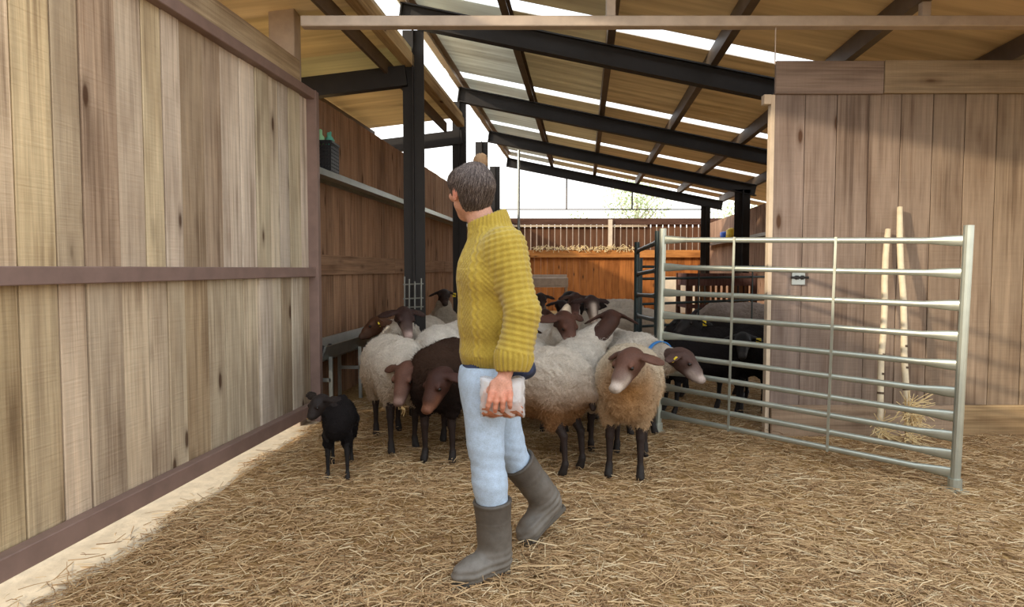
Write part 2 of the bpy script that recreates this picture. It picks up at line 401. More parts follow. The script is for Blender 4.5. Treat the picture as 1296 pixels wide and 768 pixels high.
for y0 in (-2.3, .25, 2.82):
    o = link('top_plank', pbm, WL, (panelX(y0)-.06, y0, 2.78), lin((196, 176, 146)), rot=None)
    o.rotation_euler = alongd((.107, 1, 0))
m = MB(); m.bar((-1.775, 5.35, 0), (-1.775, 5.35, 3.3), .2, .16); p = world_part('trim_1', m, M['steel_pale'], None, bevel=.006, kind='structure')
# pale strip at the wall's foot, coloured as sun leaking under the rail
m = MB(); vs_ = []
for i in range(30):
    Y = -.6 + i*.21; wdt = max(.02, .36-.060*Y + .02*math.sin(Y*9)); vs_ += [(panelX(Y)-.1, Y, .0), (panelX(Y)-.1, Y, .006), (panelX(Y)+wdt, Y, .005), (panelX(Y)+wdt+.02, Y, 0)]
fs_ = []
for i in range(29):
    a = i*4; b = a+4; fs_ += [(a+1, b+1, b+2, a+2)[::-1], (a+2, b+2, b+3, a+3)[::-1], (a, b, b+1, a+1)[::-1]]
m.add(vs_, fs_); world_part('trim_2', m, M['sun_strip'], None, kind='structure')

# ------------------------------------------------------------------ right near wall of wide boards
WR = struct('wall_right', (3.5, 5.0, 0))
rb = MB(); rb.box((-.1155, -.014, 0), (.1155, .014, 2.33)); rbm = rb.mesh('board', M['wood'], bevel=.003)
def rcol(k):
    t = min(1, k/9); a = np.array(lin((136, 120, 110))); g = np.array(lin((146, 126, 102)))
    return tuple((a*(1-t)+g*t)*R.uniform(.84, 1.08))
X = 2.03; k = 0
while X < 6.6:
    link('board', rbm, WR, (X, 5.0+R.uniform(-.004, .004), .2), rcol(k), rot=(0, 0, R.uniform(-.006, .006))); X += .2355; k += 1
def hplank(parent, x0, x1, y, z0, z1, t, mat, col, name='plank'):
    m = MB(); m.box((-(z1-z0)/2, -t/2, 0), ((z1-z0)/2, t/2, x1-x0)); o = link(name, m.mesh(name, mat, bevel=.004), parent, (x0, y, (z0+z1)/2), col, rot=(0, math.pi/2, 0)); return o
hplank(WR, 1.915, 2.70, 4.965, 2.52, 2.755, .03, M['wood'], lin((146, 128, 116)), 'top_plank')
hplank(WR, 2.705, 4.7, 4.965, 2.525, 2.76, .03, M['wood'], lin((152, 134, 110)), 'top_plank')
hplank(WR, 4.705, 6.7, 4.965, 2.525, 2.76, .03, M['wood'], lin((160, 136, 106)), 'top_plank')
hplank(WR, 1.93, 3.3, 4.965, -.01, .235, .03, M['wood'], lin((160, 138, 116)), 'base_plank')
hplank(WR, 3.305, 6.7, 4.965, -.01, .235, .03, M['wood'], lin((166, 140, 104)), 'base_plank')
m = MB(); m.box((1.895, 4.98, 0), (1.925, 5.04, 2.52)); world_part('edge_strip', m, M['lathpale'], WR, bevel=.002)
m = MB(); m.box((1.84, 4.97, 2.45), (1.895, 5.03, 2.52)); world_part('roller_bracket', m, M['lathpale'], WR, bevel=.003)
m = MB(); m.box((1.93, 5.03, 0), (6.7, 5.045, 2.55)); world_part('light_block_sheet', m, M['black_steel'], WR)  # unseen sheet added so no light leaks between these boards
# bolt plate and knot holes on the boards
t = thing('door_bolt', 'small metal bolt plate screwed to the grey boards beside the pale wall edge', 'bolt', (2.11, 4.984, 1.17))
m = MB(); m.box((2.07, 4.972, 1.13), (2.17, 4.984, 1.25)); world_part('plate', m, M['galv'], t, bevel=.002)
m = MB(); m.tube([(2.06, 4.962, 1.185), (2.19, 4.962, 1.185)], .009); m.box((2.1, 4.955, 1.17), (2.115, 4.975, 1.20)); m.box((2.14, 4.955, 1.17), (2.155, 4.975, 1.20)); world_part('bolt', m, M['black_steel'], t)

# ------------------------------------------------------------------ front steel beam with hangers
m = MB(); m.bar((-1.385, 4.52, 2.87), (7.5, 4.52, 2.87), .08, .068); m = world_part('trim_3', m, M['steel_pale'], None, bevel=.005, kind='structure')
for x in (.65, 2.72, 4.9):
    h = MB(); h.bar((x, 4.52, 2.9), (x, 4.52, 3.344-.2*(x-.106*4.5)+.2), .06, .05); world_part('hanger', h, M['steel_pale'], m, bevel=.004)
h = MB(); h.tube([(1.74, 4.52, 2.87), (1.74, 4.52, 2.6)], .004, 6); world_part('wire', h, M['steel_pale'], m)

# ------------------------------------------------------------------ main roof
CE = struct('ceiling', (1, 6.6, 3.4))
def zc(s): return 3.344 - .2*s
RY = [3.75, 6.6, 9.6, 12.6, 15.6]
for Y in RY:
    a = (bx(-1.77, Y), Y, zc(-1.77)); b = (bx(3.2, Y), Y, zc(3.2)); c_ = (bx(7.0, Y), Y, zc(7.0))
    m = MB(); e = b if Y > 10 else c_
    u = Vector((0, 0, 1))
    a, e = Vector(a), Vector(e)
    m.bar(a, e, .012, .2); m.bar(a+u*.095, e+u*.095, .11, .014); m.bar(a-u*.095, e-u*.095, .11, .014)
    m.bar(a-Vector((.005,0,0)), a+Vector((.01,0,-.002)), .11, .2)
    world_part('rafter', m, M['black_steel'], CE)
PS = [-1.77, -.76, .22, 1.21, 2.2, 3.19, 4.2, 5.2, 6.2]
for s in PS:
    y1 = 15.9; m = MB()
    if s > 4: y1 = 9.6
    a = Vector((bx(s, 3.5), 3.5, zc(s)+.17)); b = Vector((bx(s, y1), y1, zc(s)+.17))
    m.bar(a, b, .012, .15); m.bar(a+Vector((.03,0,.07)), b+Vector((.03,0,.07)), .07, .012); m.bar(a+Vector((.03,0,-.07)), b+Vector((.03,0,-.07)), .07, .012)
    world_part('purlin', m, M['steel_pale'] if s < -1.5 else M['purlin'], CE)
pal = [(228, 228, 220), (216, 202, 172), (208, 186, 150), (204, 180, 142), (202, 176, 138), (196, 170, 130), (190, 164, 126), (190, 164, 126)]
for i in range(len(RY)):
    y0 = RY[i]; 
    y1 = RY[i+1] if i+1 < len(RY) else 16.2
    if i == len(RY)-1: rng = [(y0-.02, y1, 'p')]
    else: rng = [(y0-(.3 if i == 0 else 0)+.02, y1-.27, 'p'), (y1-.27, y1+.02, 's')]
    for j in range(len(PS)-1):
        s0, s1 = PS[j]-(.15 if j == 0 else 0), PS[j+1]
        if s0 > 3.9 and y0 > 6: continue
        for (ya, yb, kd) in rng:
            m = MB(); th = .012 if kd == 'p' else .006; zb = .255
            q = [(bx(s0, ya), ya, zc(s0)+zb), (bx(s1, ya), ya, zc(s1)+zb), (bx(s1, yb), yb, zc(s1)+zb), (bx(s0, yb), yb, zc(s0)+zb)]
            m.add(q + [(x, y, z+th) for x, y, z in q], [(0,3,2,1),(4,5,6,7),(0,1,5,4),(1,2,6,5),(2,3,7,6),(3,0,4,7)])
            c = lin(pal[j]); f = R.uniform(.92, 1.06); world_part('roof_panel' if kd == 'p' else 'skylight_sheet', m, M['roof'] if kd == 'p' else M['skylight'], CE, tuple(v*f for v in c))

# left lean-to roof
CL = struct('ceiling', (-2.2, 6.6, 3.1))
def zl(s): return 3.24 + .12*(s+1.7)
for Y in (3.9, 6.6, 9.6):
    m = MB(); a = Vector((bx(-4.2, Y), Y, zl(-4.2)-.13)); b = Vector((bx(-1.72, Y), Y, zl(-1.72)-.13))
    m.bar(a, b, .1, .19); world_part('beam', m, M['black_steel'], CL)
for s, wd, ht, mt in ((-1.90, .03, .13, 'purlin'), (-2.9, .05, .13, 'purlin')):
    m = MB(); m.bar((bx(s, 3.4), 3.4, zl(s)-.03), (bx(s, 9.35), 9.35, zl(s)-.03), wd, ht); world_part('purlin', m, M[mt], CL)
m = MB(); m.box((-.05, -.06, 0), (.05, .06, 6.0)); o = link('fascia', m.mesh('fascia', M['wood'], bevel=.004), CL, (bx(-1.70, 3.4), 3.4, zl(-1.7)+.02), lin((196, 168, 124)))
o.rotation_euler = alongd((.106, 1, 0))
for k in range(6):
    ya, yb = 3.4 + k*.98, 3.4 + (k+1)*.98
    m = MB(); s0, s1 = -4.3, -1.66; zb = .07
    q = [(bx(s0, ya), ya, zl(s0)+zb), (bx(s1, ya), ya, zl(s1)+zb), (bx(s1, yb), yb, zl(s1)+zb), (bx(s0, yb), yb, zl(s0)+zb)]
    m.add(q + [(x, y, z+.05) for x, y, z in q], [(0,3,2,1),(4,5,6,7),(0,1,5,4),(1,2,6,5),(2,3,7,6),(3,0,4,7)])
    world_part('roof_panel', m, M['roof'], CL, tuple(v*R.uniform(.95, 1.05) for v in lin((214, 196, 158))))

# posts
n_ = 4
def post(px, Y, wd, z1, base=True):
    global n_
    c = U(px, 340, Y); m = MB(); x = c.x
    m.bar((x, Y, 0), (x, Y, z1), .012, wd)
    m.bar((x-wd/2+.006, Y, 0), (x-wd/2+.006, Y, z1), wd*.9, .012); m.bar((x+wd/2-.006, Y, 0), (x+wd/2-.006, Y, z1), wd*.9, .012)
    m.box((x-wd*.8, Y-wd*.8, 0), (x+wd*.8, Y+wd*.8, .015))
    world_part('trim_%d' % n_, m, M['black_steel'], None, kind='structure'); n_ += 1
post(525, 6.62, .115, 3.55); post(582, 9.6, .11, 3.6); post(610, 12.6, .13, 3.6); post(626.5, 15.6, .13, 3.6)
post(938, 12.6, .16, 2.72); post(892, 15.6, .12, 2.7)
m = MB(); m.tube([U(656.5, 285, 11) - Vector((0,0,1.9)), U(656.5, 190, 11)], .022, 10); world_part('trim_%d' % n_, m, M['galv'], None, kind='structure'); n_ += 1
m = MB()
m.tube([(-.6, 15.7, U(700, 265, 15.7).z), (4.5, 15.7, U(700, 265, 15.7).z)], .014, 6)
for px in (717, 800): 
    a = U(px, 265, 15.7); m.tube([a, (a.x, a.y, zc(a.x-.106*15.7))], .018, 6)
world_part('trim_%d' % n_, m, M['purlin'], None, kind='structure'); n_ += 1

# ------------------------------------------------------------------ inner left wall
WI = struct('wall_left', (-1.3, 8, 0))
ib = MB(); ib.box((-.014, -.084, 0), (.014, .084, 2.81)); ibm = ib.mesh('board', M['wood_dark'], bevel=.003)
def sx(Y): return -2.45 + .106*Y
a_in = math.atan(-.106); Y = 5.6
while Y < 20:
    f = R.uniform(.75, 1.12); c = tuple(v*f for v in lin((172, 136, 108)))
    link('board', ibm, WI, (sx(Y)+R.uniform(-.004, .004), Y, R.uniform(-.004, .004)), c, rot=(0, 0, a_in)); Y += .175
def lwbar(name, y0, y1, z0, z1, thick, out, mat, col=None, parent=WI):
    m = MB(); m.box((-thick/2, -(z1-z0)/2, 0), (thick/2, (z1-z0)/2, (y1-y0)/math.cos(a_in)))
    o = link(name, m.mesh(name, mat, bevel=.003), parent, (sx(y0)+out, y0, (z0+z1)/2), col)
    o.rotation_euler = alongd((.106, 1, 0)); return o
for y0 in (5.55, 8.6, 11.65, 14.7): lwbar('cross_plank', y0, y0+3.04, 1.19, 1.38, .03, .03, M['wood_dark'], lin((160, 128, 102)))
m = MB(); m.bar((sx(5.6)-.03, 5.6, 1.38), (sx(20)-.03, 20, 1.38), .01, 2.74); world_part('light_block_sheet', m, M['black_steel'], WI)  # added sheet keeping light out of the inner wall's joints
# galvanised shelf along it
m = MB()
for (o_, z_, w_, h_) in ((.125, 2.09, .24, .012), (.245, 2.07, .008, .055), (.02, 2.07, .008, .05)):
    m.bar((sx(5.55)+o_, 5.55, z_), (sx(19)+o_, 19, z_), w_, h_)
sh = world_part('wall_shelf', m, M['galv'], None); tag(sh, 'long galvanised steel ledge running along the brown inner board wall', 'shelf')
# black basket with gloves and bottle on the ledge
bc = Vector((sx(6.0)+.17, 6.0, 2.10))
t = thing('basket', 'black plastic basket standing on the galvanised wall ledge', 'basket', bc)
m = MB()
for z_ in np.linspace(.02, .24, 8): m.bar(bc+Vector((-.075, -.13, z_)), bc+Vector((.075, -.13, z_)), .006, .02); m.bar(bc+Vector((.075, -.13, z_)), bc+Vector((.075, .13, z_)), .006, .02); m.bar(bc+Vector((-.075, .13, z_)), bc+Vector((.075, .13, z_)), .006, .02)
for q in np.linspace(-.13, .13, 7): m.bar(bc+Vector((.075, q, 0)), bc+Vector((.075, q, .26)), .008, .012); m.bar(bc+Vector((q*.57, -.13, 0)), bc+Vector((q*.57, -.13, .26)), .012, .008)
m.box(bc+Vector((-.075, -.13, 0)), bc+Vector((.075, .13, .01))); m.box(bc+Vector((-.07, -.124, 0)), bc+Vector((.07, .124, .2))); world_part('body', m, M['black_plastic'], t)
m = MB(); m.bar(bc+Vector((-.08, -.135, .25)), bc+Vector((.08, -.135, .25)), .014, .02); m.bar(bc+Vector((.08, -.135, .25)), bc+Vector((.08, .135, .25)), .014, .02); m.bar(bc+Vector((-.08, .135, .25)), bc+Vector((.08, .135, .25)), .014, .02); world_part('rim', m, M['black_plastic'], t)
m = MB(); q = bc+Vector((-.03, -.06, .2)); m.tube([q, q+Vector((0,0,.10)), q+Vector((0,0,.12)), q+Vector((0,0,.16)), q+Vector((0,0,.17))], [.032, .032, .016, .016, .002], 12); o = world_part('bottle', m, M['mint'], None, smooth=True); tag(o, 'pale green bottle standing in the black basket on the ledge', 'bottle')
gl = [rc((0,0,0), (0,0,.1), .03, .04, .02, lin((96, 178, 160)))] + [rc((.0, -.03+.02*i, .1), (.015*math.sin(i*2), -.04+.027*i, .17-.012*abs(i-1.5)), .013, .011, .01, lin((96, 178, 160))) for i in range(4)] + [rc((0, .03, .06), (.02, .065, .11), .014, .011, .012, lin((150, 210, 190)))]
ax = axes(gl, .006); V, Fq = surfnet(field(gl, ax), ax); me = np_mesh('work_glove', V, Fq, M['knit'], prim_cols(gl, V))
o = link('work_glove', me, None, bc+Vector((.02, .04, .19))); tag(o, 'teal work glove sticking up out of the black basket', 'glove')

# trough at the foot of the wall
t = thing('feed_trough', 'grey metal feed trough along the brown wall in front of the brown-faced sheep', 'trough', (sx(6.4)+.22, 6.4, 0))
m = MB(); y0, y1 = 5.56, 7.3
def P_(o_, y, z): return (sx(y)+o_, y, z)
prof = [(.08, .62), (.11, .5), (.2, .46), (.27, .5), (.30, .60), (.315, .60), (.28, .485), (.2, .445), (.1, .485), (.065, .62)]
vv = [P_(o_, y, z) for y in (y0, y1) for o_, z in prof]; k_ = len(prof)
m.add(vv, [(i, (i+1) % k_, (i+1) % k_+k_, i+k_) for i in range(k_)] + [tuple(range(k_))[::-1], tuple(range(k_, 2*k_))]); world_part('bowl', m, M['galv'], t)
for y in (5.7, 6.45, 7.2):
    m = MB(); m.bar(P_(.1, y, 0), P_(.1, y, .5), .03, .03); m.bar(P_(.3, y, 0), P_(.3, y, .5), .03, .03); m.bar(P_(.1, y, .3), P_(.3, y, .3), .03, .03); world_part('leg', m, M['galv'], t)
for i, (y, cl) in enumerate(((5.78, 'blue'), (5.95, 'black_plastic'))):
    m = MB(); q = Vector(P_(.2, y, .455)); m.tube([q, q+Vector((0,0,.07)), q+Vector((0,0,.09)), q+Vector((0,0,.13))], [.04, .045, .04, .012], 12); o = world_part('feed_can', m, M[cl if i else 'black_plastic'], None, smooth=True)
    tag(o, ['dark can lying in the near end of the wall trough', 'black can in the wall trough just behind the nearest can'][i], 'can')

# small galvanised hurdle hung on the first black post
pc = U(523, 372, 6.4)
t = thing('hay_rack', 'small galvanised wire rack hooked on the nearest black post', 'rack', (pc.x, 6.4, .85))
for i, (px) in enumerate((512, 518, 525, 533)):
    m = MB(); a = U(px, 392, 6.42); b = U(px, 350+3*i % 7, 6.42); m.tube([a, b], .008, 6); world_part('upright_bar', m, M['galv'], t)
for py in (360, 378, 389):
    m = MB(); m.tube([U(510, py, 6.42), U(536, py-1, 6.42)], .007, 6); world_part('cross_bar', m, M['galv'], t)

# ------------------------------------------------------------------ back fence (Y = 20)
WB = struct('wall_back', (3, 20, 0))
fb = MB(); fb.box((-.095, -.014, 0), (.095, .014, 1.76)); fbm = fb.mesh('board', M['wood_dark'])
fp = MB(); fp.box((-.074, -.012, 0), (.074, .012, .95)); fpm = fp.mesh('picket', M['wood_dark'])
X = -.6
while X < 6.2:
    f = R.uniform(.8, 1.15); link('board', fbm, WB, (X, 20, 0), tuple(v*f for v in lin((178, 112, 58)))); X += .194
X = -.6
while X < 6.2:
    f = R.uniform(.7, 1.1); link('picket', fpm, WB, (X, 20.03, 1.7), tuple(v*f for v in lin((108, 74, 52)))); X += .178
hplank(WB, -.8, 6.2, 19.96, 2.55, 2.74, .04, M['wood_dark'], lin((88, 62, 50)), 'top_rail')
hplank(WB, -.8, 4.0, 19.95, 2.48, 2.54, .05, M['wood'], lin((196, 176, 150)), 'pale_rail')
hplank(WB, -.8, 6.2, 19.9, 1.58, 1.80, .06, M['wood_dark'], lin((196, 132, 72)), 'middle_plank')
m = MB(); m.bar((2.9, 19.9, 1.6), (2.9, 19.9, 2.7), .12, .05); world_part('stay', m, M['lathpale'], WB)
# straw hanging over the middle plank
hv = MB(); rr = random.Random(5)
for i in range(260):
    x = rr.uniform(.6, 3.7); z = 1.80 + rr.uniform(0, .1); a = Vector((x, 19.84+rr.uniform(-.03,.03), z)); b = a + Vector((rr.uniform(-.12,.12), rr.uniform(-.04,.02), rr.uniform(-.09,.09))); hv.bar(a, b, .014, .012)
o = world_part('hay', hv, M['mouthstraw'], None, kind='stuff'); tag(o, 'loose pale hay lying along the middle plank of the far fence', 'hay')
m = MB(); m.add([(-12, 22, 0), (30, 22, 0), (30, 27, 2.9), (-12, 27, 2.9), (30, 50, 3.0), (-12, 50, 3.0)], [(0,1,2,3), (3,2,4,5)]); world_part('sky_block_bank', m, M['earth'], None, kind='structure')  # bank added behind the fence to darken the sky between pickets
# pale low wall
m = MB(); m.box((4.25, 18.9, 0), (5.45, 19.1, 1.02)); lw = world_part('low_wall', m, M['masonry'], None, bevel=.01); lw['kind'] = 'structure'
# trough ledge far left of fence
ft = thing('far_trough', 'pinkish wooden trough below the shaded part of the far fence', 'trough', (.95, 17.2, 0))
m = MB(); m.box((.5, 17.0, .82), (1.42, 17.05, 1.02)); world_part('front_board', m, M['steel_pale'], ft, bevel=.004)
m = MB(); m.box((.5, 17.0, .78), (1.42, 17.4, .82)); world_part('base_board', m, M['steel_pale'], ft)
m = MB(); m.box((.5, 17.38, .82), (1.42, 17.42, 1.1)); world_part('back_board', m, M['steel_pale'], ft)
for x in (.54, 1.38):
    m = MB(); m.box((x-.03, 17.05, 0), (x+.03, 17.35, .78)); world_part('leg', m, M['steel_pale'], ft)

# far right wall
WF = struct('wall_right', (5, 14, 0))
frb = MB(); frb.box((-.014, -.1, 0), (.014, .1, 2.55)); frm = frb.mesh('board', M['wood_dark'])
Y = 9.2
while Y < 20:
    f = R.uniform(.85, 1.1); link('board', frm, WF, (3.62+.106*Y, Y, 0), tuple(v*f for v in lin((160, 128, 106))), rot=(0, 0, a_in)); Y += .206
m = MB(); m.bar((3.5+.106*9.5, 9.5, 1.92), (3.5+.106*19, 19, 1.92), .2, .03); m.bar((3.4+.106*9.5, 9.5, 1.9), (3.4+.106*19, 19, 1.9), .01, .06)
o = world_part('wall_shelf', m, M['galv'], None); tag(o, 'pale ledge along the far right board wall behind the pen', 'shelf')
q = Vector((3.46+.106*16.5, 16.5, 1.935)); m = MB(); m.tube([q, q+Vector((0,0,.06)), q+Vector((0,0,.2)), q+Vector((0,0,.22))], [.09, .11, .115, .05], 14); o = world_part('tub', m, M['blue'], None, smooth=True); tag(o, 'small blue tub on the far right ledge', 'tub')
q = Vector((3.46+.106*15.8, 15.8, 1.935)); m = MB(); m.tube([q, q+Vector((0,0,.05)), q+Vector((0,0,.22)), q+Vector((0,0,.27))], [.10, .12, .11, .03], 14); o = world_part('feed_sack', m, M['yellow'], None, smooth=True); tag(o, 'small yellow sack on the far right ledge beside the blue tub', 'sack')

# slatted feeder crate behind the pen
t = thing('feeder_crate', 'brown slatted wooden feeder crate standing behind the pen', 'crate', (3.7, 12.2, 0))
x0, x1, y0, y1 = 3.12, 4.3, 11.9, 12.6
for (a, b) in (((x0, y0), (x0, y0)), ((x1, y0), (x1, y0)), ((x0, y1), (x0, y1)), ((x1, y1), (x1, y1))):
    m = MB(); m.bar((a[0], a[1], 0), (a[0], a[1], 1.17), .07, .07); o = world_part('corner_post', m, M['wood_dark'], t, lin((104, 78, 70)))
for z0, z1 in ((.95, 1.17), (.55, .62), (.15, .22)):
    for (a, b) in (((x0, y0), (x1, y0)), ((x0, y0), (x0, y1)), ((x1, y0), (x1, y1))):
        m = MB(); m.bar((a[0], a[1]-.03, (z0+z1)/2), (b[0], b[1]-.03, (z0+z1)/2), .03, z1-z0); world_part('rail', m, M['wood_dark'], t, lin((116, 88, 84)))
for i in range(12):
    x = x0 + .05 + i*.098; m = MB(); m.bar((x, y0-.01, .1), (x, y0-.01, .98), .055, .02); world_part('slat', m, M['wood_dark'], t, lin((128, 92, 66)))

# ------------------------------------------------------------------ livestock panels
def gate(label, A, B, top, zs_a, zs_b, mat, flat=True, stays=(), cat='gate', name='pen_gate', postmat=None, ra=.019, foot=True, posts=(1, 1)):
    """A, B ground points of the two posts (x, y); zs_a / zs_b rail heights at A and at B"""
    A = Vector((A[0], A[1], 0)); B = Vector((B[0], B[1], 0)); t = thing(name, label, cat, tuple(A)); d = (B-A).normalized(); ln = (B-A).length
    up = (Vector((0, 0, zs_b[0]-zs_a[0])) / ln).z
    lean = d * (-up*.5)
    for P0, zz, on in ((A, zs_a, posts[0]), (B, zs_b, posts[1])):
        if not on: continue
        m = MB(); zt = zz[0]+.085; m.tube([P0 + lean*.0, P0 + lean*zt + Vector((0,0,zt))], .026, 12); world_part('end_post', m, postmat or mat, t, smooth=False)
        if foot: m = MB(); m.box(P0+Vector((-.05, -.05, 0)), P0+Vector((.05, .05, .012))); m.tube([P0, P0+Vector((0,0,.07))], .036, 12); world_part('foot', m, postmat or mat, t)
    for i, (za, zb) in enumerate(zip(zs_a, zs_b)):
        a = A + lean*za + Vector((0,0,za)); b = B + lean*zb + Vector((0,0,zb)); m = MB()
        if flat:       # tube with flattened, flared ends
            e = .10; vs2 = []; fs2 = []; k2 = 10
            dd = (b-a).normalized(); sd_ = dd.cross(Vector((0,0,1))).normalized(); uu = sd_.cross(dd); Lr = (b-a).length
            prof2 = [(0.0, .008, .033), (e*.7, .009, .031), (e*2.0, .018, .019), (Lr-e*2.0, .018, .019), (Lr-e*.7, .009, .031), (Lr, .008, .033)]
            for (q, rw, rh) in prof2:
                for j in range(k2): an = 2*math.pi*j/k2; vs2.append(a + dd*q + sd_*(rw*math.cos(an)) + uu*(rh*math.sin(an)))
            for i2 in range(5):
                for j in range(k2): fs2.append((i2*k2+j, i2*k2+(j+1) % k2, (i2+1)*k2+(j+1) % k2, (i2+1)*k2+j))
            m.add(vs2, fs2)
        else: m.tube([a, b], ra, 8)
        world_part('rail', m, mat, t, smooth=True)
    for q in stays:
        za0, za1 = zs_a[0]*(1-q)+zs_b[0]*q, zs_a[-1]*(1-q)+zs_b[-1]*q; P0 = A + (B-A)*q; nrm = Vector((d.y, -d.x, 0))*-.019
        if nrm.y > 0: nrm = -nrm
        m = MB(); m.bar(P0+lean*za1+Vector((0,0,za1-.02))+nrm, P0+lean*za0+Vector((0,0,za0+.02))+nrm, .016, .006, up=(d.y, -d.x, 0)); world_part('stay', m, mat, t)
    return t
zn = [1.404, 1.224, 1.045, .872, .71, .556, .42, .306, .2, .097]
zf = [1.468, 1.262, 1.07, .90, .745, .60, .475, .355, .245, .14]
GA = U(1208, 625, 3.73); GB = U(833, 500, 5.1)
gate('large galvanised pen gate of ten tubular rails standing open in front of the board wall', (GA.x, 3.73), (GB.x, 5.1), 1.5, zn, zf, M['gate'], stays=(.355, .70))
gate('short green-grey gate section running back from the far post of the large pen gate', (GB.x+.005, 5.17), (1.2, 6.45), 1.5, [1.455, 1.24, 1.04, .85, .66, .47, .3, .15], [1.42, 1.2, 1.0, .8, .62, .45, .28, .13], M['gate_dark'], postmat=M['gate_dark'], flat=True, posts=(1, 1))
gate('dark back panel of the sheep pen seen between the rails of the large gate', (1.26, 6.62), (3.4, 7.5), 1.4, [1.27, 1.15, .9, .68, .46, .25], [1.27, 1.17, .93, .71, .49, .28], M['gate_dark'], flat=False, ra=.013, postmat=M['gate_dark'], name='pen_gate', cat='gate', stays=(.3, .6))

# two long poles with straw brush ends against the wall
def polething(label, top, bot, yt, yb, tuft):
    a = U(*bot, yb); b = U(*top, yt); a = Vector((a.x, yb, .03)) if tuft else Vector((a.x, yb, .03))
    t = thing('broom', label, 'broom', (a.x, a.y, 0)); pts = [a.lerp(b, q/8) + Vector((.006*math.sin(q*1.7), 0, 0)) for q in range(9)]
    m = MB(); m.tube(pts, [.022]*8+[.019], 12); world_part('handle', m, M['pole'], t, smooth=True)
    for q in (.22, .31, .40):
        c = a.lerp(b, q); d_ = (b-a).normalized(); m = MB(); m.tube([c-d_*.008, c+d_*.008], .0232, 12); world_part('dark_band', m, M['mark'], t)
    rr = random.Random(3 if tuft else 9); s = MB()
    for i in range(150 if tuft else 40):
        c = a + Vector((rr.uniform(-.05, .05), rr.uniform(-.04, .03), rr.uniform(.02, .3 if tuft else .14))); e = c + Vector((rr.uniform(-.1, .16), rr.uniform(-.08, .02), rr.uniform(-.1, .12))); e.z = max(.012, e.z); s.bar(c, e, .004, .004)
    world_part('straw_bristles', s, M['mouthstraw'], t, kind='stuff')
polething('pale wooden broom handle leaning on the board wall, the shorter of two', (1123, 290), (1113, 515), 4.93, 4.72, False)
polething('taller pale wooden broom with a straw tuft at its foot leaning on the board wall', (1138, 262), (1151, 510), 4.94, 4.66, True)

